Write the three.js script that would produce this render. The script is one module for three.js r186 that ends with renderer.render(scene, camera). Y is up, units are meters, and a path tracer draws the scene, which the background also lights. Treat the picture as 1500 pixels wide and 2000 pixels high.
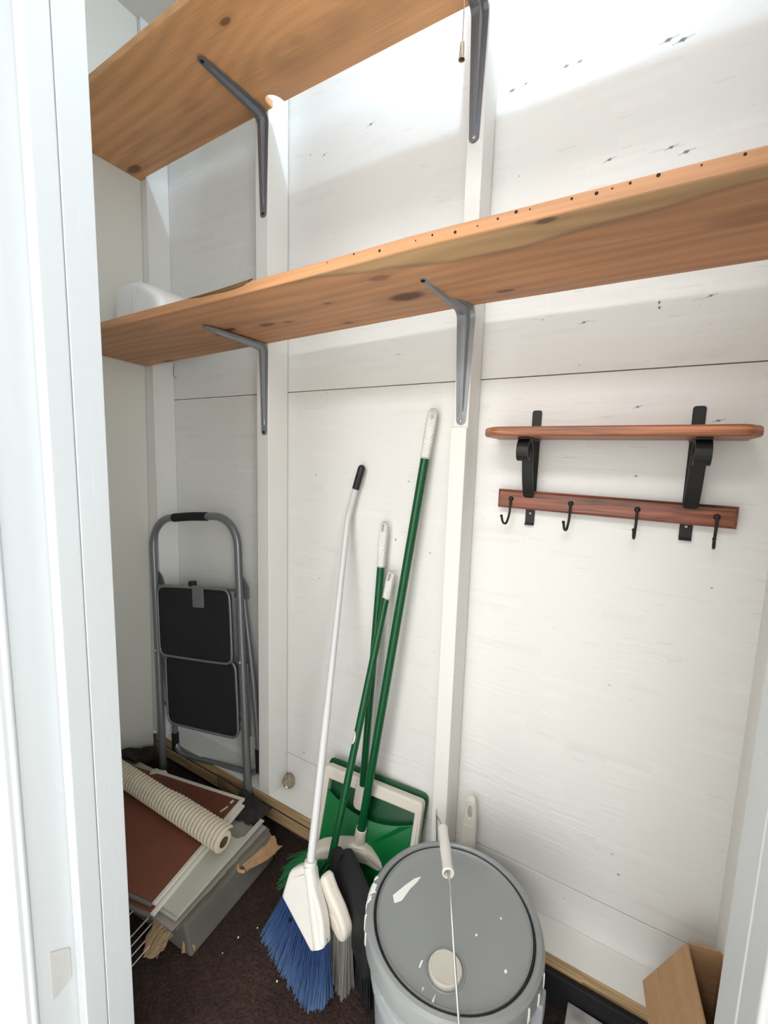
import * as THREE from 'three';
import { RoundedBoxGeometry } from 'three/addons/geometries/RoundedBoxGeometry.js';
import { mergeGeometries, mergeVertices, toCreasedNormals } from 'three/addons/utils/BufferGeometryUtils.js';
import { RectAreaLightUniformsLib } from 'three/addons/lights/RectAreaLightUniformsLib.js';
import { Brush, Evaluator, SUBTRACTION } from 'three-bvh-csg';

// ------------------------------------------------------------------ camera, sky, lights, exposure
const V = (x, y, z) => new THREE.Vector3(x, y, z);
const scene = new THREE.Scene();
const camera = new THREE.PerspectiveCamera(2 * Math.atan(1000 / 840.96) * 180 / Math.PI, 0.75, 0.02, 30);
camera.position.set(0, 1.22, 1.03);
camera.quaternion.setFromRotationMatrix(new THREE.Matrix4().makeBasis(V(0.86557, 0.02991, -0.49990), V(-0.08708, 0.99200, -0.09144), V(0.49316, 0.12268, 0.86124)));
scene.add(camera);
scene.background = new THREE.Color(0.75, 0.85, 1.0);
RectAreaLightUniformsLib.init();
const BULB = { at: [-0.255, 2.535, 0.26], candela: 1.1, color: new THREE.Color(0.72, 0.92, 1.13) };
const ADDED_WINDOW = { size: [1.3, 1.9], at: [-0.35, 1.05, 3.57], power: 2.7, color: new THREE.Color(0.96, 0.985, 1.0) };  // unseen window, added to lift shelf undersides and the right jamb
const ADDED_SIDE_WINDOW = { size: [1.5, 1.5], at: [1.86, 1.5, 2.2], power: 8.2, color: new THREE.Color(0.93, 0.975, 1.0) };  // unseen window, added as fill for the dim left bay
const HALL_LIGHT = { size: [1.2, 0.6], at: [-0.05, 2.54, 2.6], power: 25, color: new THREE.Color(1.0, 0.985, 0.975) };
const renderer = new THREE.WebGLRenderer({ antialias: true });
renderer.toneMapping = THREE.LinearToneMapping;
renderer.toneMappingExposure = 0.95;
renderer.shadowMap.enabled = true;
renderer.shadowMap.type = THREE.PCFSoftShadowMap;

// ------------------------------------------------------------------ helpers
function rng(seed) { let s = seed >>> 0; return () => { s = (s + 0x6D2B79F5) >>> 0; let t = Math.imul(s ^ (s >>> 15), 1 | s); t = (t + Math.imul(t ^ (t >>> 7), 61 | t)) ^ t; return ((t ^ (t >>> 14)) >>> 0) / 4294967296; }; }
const hash = (x, y, s) => { let h = Math.imul(x, 374761393) + Math.imul(y, 668265263) + Math.imul(s, 2147483647 ^ 0x5bd1e995); h = Math.imul(h ^ (h >>> 13), 1274126177); return ((h ^ (h >>> 16)) >>> 0) / 4294967296; };
function noise(x, y, s = 1) {
  const xi = Math.floor(x), yi = Math.floor(y), fx = x - xi, fy = y - yi, u = fx * fx * (3 - 2 * fx), v = fy * fy * (3 - 2 * fy);
  const a = hash(xi, yi, s), b = hash(xi + 1, yi, s), c = hash(xi, yi + 1, s), d = hash(xi + 1, yi + 1, s);
  return a + (b - a) * u + (c - a) * v + (a - b - c + d) * u * v;
}
const fbm = (x, y, s, o = 4) => { let r = 0, a = 0.5, f = 1; for (let i = 0; i < o; i++) { r += a * noise(x * f, y * f, s + i * 17); a *= 0.5; f *= 2.03; } return r; };
const clamp = (x, a = 0, b = 1) => Math.min(b, Math.max(a, x));
const lerp = (a, b, t) => a + (b - a) * t;
const smooth = (a, b, x) => { const t = clamp((x - a) / (b - a)); return t * t * (3 - 2 * t); };
function dataTex(w, h, fn, { color = true, repeat = [1, 1], offset = [0, 0] } = {}) {
  const d = new Uint8Array(w * h * 4);
  for (let j = 0; j < h; j++) for (let i = 0; i < w; i++) { const c = fn(i / w, j / h, i, j), k = 4 * (j * w + i); d[k] = clamp(c[0], 0, 255); d[k + 1] = clamp(c[1], 0, 255); d[k + 2] = clamp(c[2], 0, 255); d[k + 3] = 255; }
  const t = new THREE.DataTexture(d, w, h, THREE.RGBAFormat);
  t.wrapS = t.wrapT = THREE.RepeatWrapping; t.magFilter = THREE.LinearFilter; t.minFilter = THREE.LinearMipmapLinearFilter; t.generateMipmaps = true;
  if (color) t.colorSpace = THREE.SRGBColorSpace;
  t.repeat.set(...repeat); t.offset.set(...offset); t.needsUpdate = true; return t;
}
const std = (color, roughness = 0.6, extra = {}) => new THREE.MeshStandardMaterial({ color, roughness, metalness: 0, ...extra });

const used = {};
function numbered(name) { const n = used[name] = (used[name] ?? -1) + 1; return n ? name + '_' + String(n).padStart(3, '0') : name; }
function shade(o) { o.castShadow = o.receiveShadow = true; return o; }
function thing(name, label, category, pos = [0, 0, 0], group) {
  const o = new THREE.Group(); o.name = numbered(name); o.position.set(...pos); scene.add(o);
  o.userData = { label, category }; if (group) o.userData.group = group; return o;
}
function structure(name, pos = [0, 0, 0]) { const o = new THREE.Group(); o.name = name; o.position.set(...pos); o.userData = { kind: 'structure' }; scene.add(o); return o; }
// a part of a thing; its geometry is in the thing's own frame
function part(name, geo, m, parent, label) { const o = shade(new THREE.Mesh(geo, m)); o.name = name; parent.add(o); if (label) o.userData.label = label; return o; }
// a part whose geometry was written in the room's coordinates (the thing is not turned)
function partAt(name, geo, m, parent, label) { let p = parent, off = V(0, 0, 0); while (p && p !== scene) { off.add(p.position); p = p.parent; } geo.translate(-off.x, -off.y, -off.z); return part(name, geo, m, parent, label); }
function frame(o, at, up, xhint) { // own y along up, own x as near xhint as can be
  const y = up.clone().normalize(), z = new THREE.Vector3().crossVectors(xhint, y).normalize(), x = new THREE.Vector3().crossVectors(y, z);
  o.position.copy(at); o.quaternion.setFromRotationMatrix(new THREE.Matrix4().makeBasis(x, y, z)); return o;
}
function plain(g) { g = g.index ? g.toNonIndexed() : g; for (const k of Object.keys(g.attributes)) if (!['position', 'normal', 'uv'].includes(k)) g.deleteAttribute(k); if (!g.attributes.normal) g.computeVertexNormals(); if (!g.attributes.uv) g.setAttribute('uv', new THREE.BufferAttribute(new Float32Array(g.attributes.position.count * 2), 2)); g.clearGroups?.(); return g; }
const join = (...gs) => mergeGeometries(gs.flat().map(plain));
function boxUV(g, turn = false) { // uv in metres by the side each face looks at
  g = plain(g); const p = g.attributes.position, n = g.attributes.normal, uv = new Float32Array(p.count * 2);
  for (let i = 0; i < p.count; i++) {
    const f = Math.floor(i / 3) * 3, ax = Math.abs(n.getX(f) + n.getX(f + 1) + n.getX(f + 2)), ay = Math.abs(n.getY(f) + n.getY(f + 1) + n.getY(f + 2)), az = Math.abs(n.getZ(f) + n.getZ(f + 1) + n.getZ(f + 2));
    let u, v; const X = p.getX(i), Y = p.getY(i), Z = p.getZ(i);
    if (ay >= ax && ay >= az) [u, v] = [X, Z]; else if (az >= ax) [u, v] = [X, Y]; else [u, v] = [Z, Y];
    uv[2 * i] = turn ? v : u; uv[2 * i + 1] = turn ? u : v;
  }
  g.setAttribute('uv', new THREE.BufferAttribute(uv, 2)); return g;
}
// box between two corners, edges rounded by r
function bx(x0, x1, y0, y1, z0, z1, r = 0.002, turn = false) {
  const w = Math.abs(x1 - x0), h = Math.abs(y1 - y0), d = Math.abs(z1 - z0);
  const g = r > 0 ? new RoundedBoxGeometry(w, h, d, 1, Math.min(r, w / 2.05, h / 2.05, d / 2.05)) : new THREE.BoxGeometry(w, h, d);
  g.translate((x0 + x1) / 2, (y0 + y1) / 2, (z0 + z1) / 2); return boxUV(g, turn);
}
function tube(pts, r, seg = 24, rad = 10, closed = false, tension = 0.5) {
  const v = pts.map((p) => p.isVector3 ? p : V(...p));
  const c = v.length === 2 ? new THREE.LineCurve3(v[0], v[1]) : new THREE.CatmullRomCurve3(v, closed, 'centripetal', tension);
  const g = plain(new THREE.TubeGeometry(c, seg, r, rad, closed));
  if (closed) return g;
  const cap = (p, t) => { const d = new THREE.CircleGeometry(r, rad); d.applyQuaternion(new THREE.Quaternion().setFromUnitVectors(V(0, 0, 1), t)); d.translate(p.x, p.y, p.z); return d; };
  return join(g, cap(c.getPoint(0), c.getTangent(0).negate()), cap(c.getPoint(1), c.getTangent(1)));
}
function rod(a, b, r0, r1 = r0, rad = 16) { // a tapered round bar
  a = a.isVector3 ? a : V(...a); b = b.isVector3 ? b : V(...b);
  const d = b.clone().sub(a), g = new THREE.CylinderGeometry(r1, r0, d.length(), rad, 1);
  g.applyQuaternion(new THREE.Quaternion().setFromUnitVectors(V(0, 1, 0), d.clone().normalize())); g.translate(...a.clone().add(b).multiplyScalar(0.5).toArray()); return plain(g);
}
const shapeOf = (pts) => new THREE.Shape(pts.map(([x, y]) => new THREE.Vector2(x, y)));
function slab(pts, depth, bevel = 0.002, seg = 2, holes = []) { // an outline in x,y given thickness along z from 0 to depth
  const s = shapeOf(pts); for (const h of holes) s.holes.push(new THREE.Path(h.map(([x, y]) => new THREE.Vector2(x, y))));
  const b = Math.min(bevel, depth / 2.05), g = new THREE.ExtrudeGeometry(s, { depth: depth - 2 * b, bevelEnabled: b > 0, bevelThickness: b, bevelSize: b, bevelOffset: -b, bevelSegments: seg, steps: 1, curveSegments: 12 });
  g.translate(0, 0, b); return plain(g);
}
const ring = (cx, cy, rx, ry, n = 16) => Array.from({ length: n }, (_, i) => [cx + rx * Math.cos(2 * Math.PI * i / n), cy + ry * Math.sin(2 * Math.PI * i / n)]);
function roundPoly(pts, r, n = 4) { // a polygon with rounded corners
  const out = [], N = pts.length;
  for (let i = 0; i < N; i++) {
    const p = pts[i], a = pts[(i + N - 1) % N], b = pts[(i + 1) % N];
    const da = Math.hypot(a[0] - p[0], a[1] - p[1]), db = Math.hypot(b[0] - p[0], b[1] - p[1]), k = Math.min(Array.isArray(r) ? r[i] : r, da / 2.1, db / 2.1);
    const A = [p[0] + (a[0] - p[0]) / da * k, p[1] + (a[1] - p[1]) / da * k], B = [p[0] + (b[0] - p[0]) / db * k, p[1] + (b[1] - p[1]) / db * k];
    if (k < 1e-5) { out.push(p); continue; }
    for (let j = 0; j <= n; j++) { const t = j / n; out.push([(1 - t) * (1 - t) * A[0] + 2 * t * (1 - t) * p[0] + t * t * B[0], (1 - t) * (1 - t) * A[1] + 2 * t * (1 - t) * p[1] + t * t * B[1]]); }
  }
  return out;
}
const lathe = (pts, n = 48) => plain(new THREE.LatheGeometry(pts.map(([x, y]) => new THREE.Vector2(x, y)), n));
// many thin strands, each three-sided and slightly bent
function strands(list, r, segs = 2, tone) { // tone(t) gives the colour from root to tip
  const pos = [], nor = [], col = [];
  for (const [a, b, bend] of list) {
    const d = V().subVectors(b, a).normalize(), x = new THREE.Vector3().crossVectors(Math.abs(d.y) < 0.9 ? V(0, 1, 0) : V(1, 0, 0), d).normalize(), y = new THREE.Vector3().crossVectors(d, x);
    const at = (t) => a.clone().lerp(b, t).add(bend.clone().multiplyScalar(t * t));
    for (let s = 0; s < segs; s++) for (let k = 0; k < 3; k++) {
      const q = [0, 1].map((e) => { const c = at((s + e) / segs); return [0, 1].map((f) => { const w = 2 * Math.PI * (k + f) / 3, n = x.clone().multiplyScalar(Math.cos(w)).addScaledVector(y, Math.sin(w)); return [c.clone().addScaledVector(n, r), n]; }); });
      [[0, 0], [0, 1], [1, 1], [0, 0], [1, 1], [1, 0]].forEach(([e, f]) => { const v = q[e][f]; pos.push(...v[0].toArray()); nor.push(...v[1].toArray()); if (tone) col.push(...tone((s + e) / segs)); });
    }
  }
  const g = new THREE.BufferGeometry(); g.setAttribute('position', new THREE.Float32BufferAttribute(pos, 3)); g.setAttribute('normal', new THREE.Float32BufferAttribute(nor, 3)); const out = plain(g); if (tone) out.setAttribute('color', new THREE.Float32BufferAttribute(col, 3)); return out;
}

// ------------------------------------------------------------------ materials
const plyBump = dataTex(1024, 1024, (u, v) => {
  const wv = fbm(u * 6, v * 8, 5, 3), g = fbm(u * 7 + 3 * wv, v * 130 + 8 * wv, 9, 3), m = smooth(0.42, 0.62, fbm(u * 3 + 5, v * 5, 21, 3));
  const x = 128 + (g - 0.45) * 160 * (0.25 + 0.75 * m) + (fbm(u * 60, v * 60, 31, 2) - 0.4) * 26; return [x, x, x];
}, { color: false, repeat: [1 / 0.9, 1 / 0.9] });
const rollerBump = dataTex(512, 512, (u, v) => { const x = 128 + (fbm(u * 40, v * 40, 3, 3) - 0.45) * 90 + (fbm(u * 6, v * 6, 8, 3) - 0.45) * 120; return [x, x, x]; }, { color: false, repeat: [1 / 0.35, 1 / 0.35] });
// the painted sheathing, 1.9 m by 2.7 m, with the chips, filled plugs and nail marks that the paint shows
const MARKS = [[-0.014, 2.005, 1.6], [0.009, 1.996, 1.7], [-0.192, 2.029, 1.3], [-0.166, 2.028, 1.2], [-0.272, 2.026, 0.9], [-0.301, 2.023, 1.5], [-0.664, 2.074, 1.2], [-0.863, 2.06, 0.7], [-0.814, 2.046, 0.9], [0.033, 1.802, 1.4], [-0.096, 1.826, 1.2], [0.008, 1.817, 1.2], [-0.202, 1.534, 0.5], [-0.561, 1.493, 0.6], [-0.118, 1.518, 1], [0.096, 1.539, 0.9], [-0.004, 1.34, 0.9], [-0.831, 1.165, 0.7], [-0.517, 1.162, 0.7], [-0.446, 0.977, 0.7], [-0.005, 0.74, 0.5], [0.05, 0.302, 0.8], [0.152, 0.989, 0.6], [0.005, 1.20, 0.8], [0.13, 1.31, 1.0]];
function wallPaint() {
  const W = 1900, H = 2048, c = document.createElement('canvas'); c.width = W; c.height = H; const g = c.getContext('2d'), R = rng(77);
  g.fillStyle = '#ecebe8'; g.fillRect(0, 0, W, H);
  const X = (x) => (x + 1.6) / 1.9 * W, Y = (y) => (1 - y / 2.7) * H;
  for (let i = 0; i < 420; i++) { // faint cloudy brushing of the paint
    const x = R() * W, y = R() * H, l = 40 + R() * 160; g.strokeStyle = R() < 0.5 ? 'rgba(255,255,252,0.10)' : 'rgba(205,200,190,0.07)'; g.lineWidth = 3 + R() * 14; g.beginPath(); g.moveTo(x, y); g.lineTo(x + l, y + (R() - 0.5) * 8); g.stroke();
  }
  for (let i = 0; i < 900; i++) { // grain that the paint did not fill
    const x = R() * W, y = R() * H, l = 6 + R() * 34; g.strokeStyle = 'rgba(150,146,136,' + (0.05 + R() * 0.16).toFixed(3) + ')'; g.lineWidth = 0.6 + R() * 0.9; g.beginPath(); g.moveTo(x, y); g.lineTo(x + l, y + (R() - 0.5) * 3); g.stroke();
  }
  const chip = (x, y, s, a) => { g.fillStyle = 'rgba(96,98,96,' + a + ')'; g.beginPath(); const l = 4.4 * s, h = 1.5 * s; g.moveTo(x - l, y + h * 0.4); g.lineTo(x - l * 0.2, y - h); g.lineTo(x + l, y - h * 0.7); g.lineTo(x + l * 0.4, y + h); g.closePath(); g.fill(); };
  for (const [x, y, s] of MARKS) { chip(X(x), Y(y), s, 0.85); if (s > 0.8) { g.strokeStyle = 'rgba(120,120,116,0.5)'; g.lineWidth = 1; g.beginPath(); g.moveTo(X(x) - 9 * s, Y(y) + 2); g.lineTo(X(x) + 11 * s, Y(y) - 2); g.stroke(); } }
  for (let i = 0; i < 60; i++) chip(R() * W, R() * H, 0.25 + R() * 0.5, (0.25 + R() * 0.4).toFixed(2));
  for (const [x, y] of [[0.015, 1.539], [0.016, 1.529], [-0.87, 0.24], [-0.55, 1.0]]) { g.fillStyle = 'rgba(70,70,68,0.8)'; g.beginPath(); g.arc(X(x), Y(y), 2, 0, 7); g.fill(); }
  const t = new THREE.CanvasTexture(c); t.colorSpace = THREE.SRGBColorSpace; t.wrapS = t.wrapT = THREE.RepeatWrapping; t.repeat.set(1 / 1.9, 1 / 2.7); t.offset.set(1.6 / 1.9, 0); t.anisotropy = 8; return t;
}
const M = {};
M.sheathing = std(0xffffff, 0.5, { map: wallPaint(), bumpMap: plyBump, bumpScale: 0.0012 });
M.stud = std(0xecebe7, 0.45, { bumpMap: rollerBump, bumpScale: 0.0008 });
M.leftWall = std(0xe9e7dd, 0.6, { bumpMap: rollerBump, bumpScale: 0.001 });
M.trim = std(0xc1c5c8, 0.34, { bumpMap: rollerBump, bumpScale: 0.0005 });
M.plaster = std(0xe8e6e0, 0.8, { bumpMap: rollerBump, bumpScale: 0.001 });
M.hallWall = std(0xebeae6, 0.85);
M.hallFloor = std(0xd6d0c6, 0.6);
M.carpet = std(0xffffff, 1, { map: dataTex(512, 512, (u, v) => { const n = fbm(u * 90, v * 90, 4, 2), m = fbm(u * 6, v * 6, 9, 3), k = 0.55 + 0.75 * n + 0.4 * (m - 0.45); return [62 * k, 42 * k, 36 * k]; }, { repeat: [1 / 0.5, 1 / 0.5] }), bumpMap: dataTex(512, 512, (u, v) => { const n = 255 * fbm(u * 120, v * 120, 6, 2); return [n, n, n]; }, { color: false, repeat: [1 / 0.5, 1 / 0.5] }), bumpScale: 0.004 });
// fir boards: grain along u; knots are [u, v, radius, darkness] in metres; 'strip' gives the pale sapwood border
function firTexture(seed, knots, strip, base, figure) { // figure: [x, z, size] of an arched grain pattern
  return dataTex(2048, 512, (u, v) => {
    const x = u * 2 - 1.6, z = v * 0.5; let pull = 0, dark = 0, rim = 0;
    for (const [kx, kz, kr, kd] of knots) { const dx = (x - kx) / 2.2, dz = z - kz, d = Math.hypot(dx, dz) / kr; pull += 0.9 * Math.exp(-d * d * 0.14) * Math.sign(dz || 1) * kr; dark = Math.max(dark, kd * (1 - smooth(0.5, 1.15, d + 0.35 * (fbm(x * 60, z * 120, seed + 3, 2) - 0.4)))); rim = Math.max(rim, 0.35 * kd * Math.exp(-(d - 1.3) * (d - 1.3) * 2.2)); }
    const wv = fbm(x * 1.1, z * 5, seed, 3), fg = figure ? Math.exp(-Math.pow((x - figure[0]) / (figure[2] * 2), 2)) : 0, q = lerp((z + pull * 0.6) * 26 + wv * 5.2, Math.hypot((z - (figure ? figure[1] : 0)) * 42, (x - (figure ? figure[0] - figure[2] : 0)) * 11) + wv * 5.5, fg * 0.75), line = 0.5 + 0.5 * Math.sin(q * 6.2832), fine = fbm(x * 9, z * 420, seed + 7, 2), blot = fbm(x * 3, z * 12, seed + 11, 3);
    let k = 0.93 + (0.07 - 0.035 * fg) * line + 0.13 * (fine - 0.45) + 0.26 * (blot - 0.45);
    let r = base[0], g = base[1], b = base[2];
    if (strip) { const e = strip(x) + 0.004 * (fbm(x * 30, 1, seed + 2, 2) - 0.5), s = smooth(-0.0035, 0.0035, z - e); r = lerp(r, base[0] * 1.02, s); g = lerp(g, base[1] * 1.14, s); b = lerp(b, base[2] * 1.16, s); k *= 1 - 0.16 * Math.exp(-Math.pow((z - e) / 0.007, 2)); }
    k *= 1 - 0.28 * rim; r = lerp(r * k, 70, dark); g = lerp(g * k, 38, dark); b = lerp(b * k, 24, dark);
    return [r, g, b];
  }, { repeat: [1 / 2, 1 / 0.5], offset: [1.6 / 2, 0] });
}
const stripAt = (x) => { const P = [[-1.6, 0.40], [-0.9, 0.40], [-0.56, 0.366], [-0.422, 0.337], [-0.28, 0.307], [-0.197, 0.301], [-0.05, 0.321], [0.106, 0.341], [0.3, 0.35]]; for (let i = 1; i < P.length; i++) if (x < P[i][0]) return lerp(P[i - 1][1], P[i][1], smooth(P[i - 1][0], P[i][0], x)); return 0.35; };
M.firLow = std(0xffffff, 0.55, { map: firTexture(41, [[-0.439, 0.308, 0.011, 0.35], [-0.43, 0.212, 0.02, 0.75], [-0.6, 0.253, 0.005, 0.5], [-0.945, 0.215, 0.009, 0.75], [-0.83, 0.20, 0.012, 0.55], [-0.77, 0.19, 0.008, 0.4], [-0.248, 0.15, 0.01, 0.65], [-0.136, 0.362, 0.008, 0.55], [0.114, 0.252, 0.03, 0.2], [-1.386, 0.096, 0.012, 0.5], [-0.64, 0.12, 0.008, 0.45], [-1.0, 0.2, 0.01, 0.5]], stripAt, [211, 153, 108]) });
M.firHigh = std(0xffffff, 0.55, { map: firTexture(67, [[-0.844, 0.306, 0.008, 0.55], [-1.49, 0.13, 0.016, 0.6], [-0.738, 0.2, 0.012, 0.1], [-0.5, 0.24, 0.03, 0.05], [-1.1, 0.2, 0.02, 0.08]], null, [228, 171, 118], [-0.62, 0.2, 0.16]) });
M.rawWood = std(0xffffff, 0.8, { map: dataTex(1024, 128, (u, v) => { const k = 0.75 + 0.5 * fbm(u * 14, v * 40, 5, 3) - 0.2 * smooth(0.5, 0.7, fbm(u * 5, v * 4, 9, 3)); return [196 * k, 164 * k, 122 * k]; }, { repeat: [1 / 1.2, 1 / 0.15] }) });
M.redWood = std(0xffffff, 0.38, { map: dataTex(1024, 256, (u, v) => { const w = fbm(u * 4, v * 5, 3, 3), l = fbm(u * 6 + 2 * w, v * 55 + 5 * w, 8, 3), k = 0.55 + 0.95 * l - 0.35 * smooth(0.5, 0.75, fbm(u * 5, v * 9, 14, 3)); return [132 * k, 75 * k, 53 * k]; }, { repeat: [1 / 0.6, 1 / 0.2], offset: [0.5, 0] }) });
M.redShelf = std(0xffffff, 0.42, { map: dataTex(1024, 256, (u, v) => { const w = fbm(u * 3, v * 5, 23, 3), l = fbm(u * 5 + 2 * w, v * 60 + 5 * w, 28, 3), k = 0.6 + 0.85 * l; return [166 * k, 104 * k, 72 * k]; }, { repeat: [1 / 0.6, 1 / 0.2], offset: [0.5, 0] }) });
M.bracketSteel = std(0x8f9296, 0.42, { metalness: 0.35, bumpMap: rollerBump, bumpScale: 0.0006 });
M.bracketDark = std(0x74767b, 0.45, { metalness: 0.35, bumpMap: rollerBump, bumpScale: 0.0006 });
M.screw = std(0xb8b8b4, 0.35, { metalness: 0.7 });
M.screwDark = std(0x1f1e1e, 0.5, { metalness: 0.5 });
M.blackIron = std(0x1c1b1b, 0.48, { metalness: 0.25 });
M.blackPlastic = std(0x17181a, 0.5);
M.whitePlastic = std(0xdcd9d4, 0.38);
M.creamPlastic = std(0xddd6ca, 0.45);
M.whitePole = std(0xd3d2d3, 0.3);
M.greenPole = std(0x08512c, 0.26);
M.greenPlastic = std(0x056b34, 0.35);
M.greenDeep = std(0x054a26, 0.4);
M.knurl = std(0xf0eee8, 0.5, { bumpMap: dataTex(256, 256, (u, v) => { const a = Math.sin(u * Math.PI * 24), b = Math.sin(v * Math.PI * 24), n = fbm(u * 20, v * 20, 5, 2), x = 255 * clamp(0.5 + 0.5 * a * b + 0.5 * (n - 0.45)); return [x, x, x]; }, { color: false, repeat: [1, 2.6] }), bumpScale: 0.0016 });
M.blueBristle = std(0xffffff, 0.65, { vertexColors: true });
M.greenBristle = std(0x1c7a44, 0.6);
M.greyBristle = std(0x8d8b86, 0.7);
M.darkBristle = std(0x25262a, 0.7);
M.pail = std(0x9fa4a9, 0.35);
M.lid = std(0x8d9091, 0.28);
M.gasket = std(0x101116, 0.4);
M.wire = std(0xc9c9c6, 0.3, { metalness: 0.8 });
M.paintDrip = std(0xf4f4f0, 0.4);
M.ladderSteel = std(0x85888a, 0.35, { metalness: 0.45 });
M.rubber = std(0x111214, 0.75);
M.tread = std(0x1a1b1e, 0.85, { bumpMap: dataTex(256, 256, (u, v) => { const x = 255 * fbm(u * 90, v * 90, 3, 2); return [x, x, x]; }, { color: false, repeat: [6, 6] }), bumpScale: 0.0012 });
const cardTex = dataTex(256, 256, (u, v) => { const k = 0.9 + 0.16 * fbm(u * 3, v * 60, 4, 3) + 0.06 * fbm(u * 40, v * 40, 8, 2); return [190 * k, 150 * k, 112 * k]; }, { repeat: [3, 3] });
M.cardboard = std(0xffffff, 0.9, { map: cardTex });
M.cardEdge = std(0xa98d6c, 0.95);
M.greyCarton = std(0xffffff, 0.85, { map: dataTex(256, 256, (u, v) => { const k = 0.8 + 0.4 * fbm(u * 8, v * 8, 6, 4); return [112 * k, 108 * k, 100 * k]; }, { repeat: [1.2, 1.2] }) });
M.paleBoard = std(0xffffff, 0.6, { map: dataTex(256, 256, (u, v) => { const k = 0.93 + 0.14 * fbm(u * 5, v * 5, 12, 4); return [190 * k, 188 * k, 176 * k]; }, { repeat: [1.5, 1.5] }) });
M.brownBoard = std(0xffffff, 0.5, { map: dataTex(512, 512, (u, v) => { const k = 0.84 + 0.24 * fbm(u * 5, v * 5, 2, 4) + 0.08 * fbm(u * 90, v * 90, 5, 2); return [118 * k, 68 * k, 50 * k]; }, { repeat: [1.6, 1.6] }) });
M.edging = std(0xddd9ce, 0.6);
M.matRoll = std(0xdacfb6, 0.75);
M.slate = std(0xffffff, 0.6, { map: dataTex(256, 256, (u, v) => { const k = 0.75 + 0.5 * fbm(u * 10, v * 10, 4, 4); return [176 * k, 176 * k, 172 * k]; }, { repeat: [3, 3] }) });
M.debris = std(0xffffff, 1, { map: dataTex(256, 256, (u, v) => { const k = 0.5 + 0.9 * fbm(u * 14, v * 14, 4, 3); return [52 * k, 46 * k, 44 * k]; }, { repeat: [3, 3] }) });
M.porcelain = std(0xf0efea, 0.3);
M.chrome = std(0xb3a594, 0.2, { metalness: 0.95 });

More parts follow.
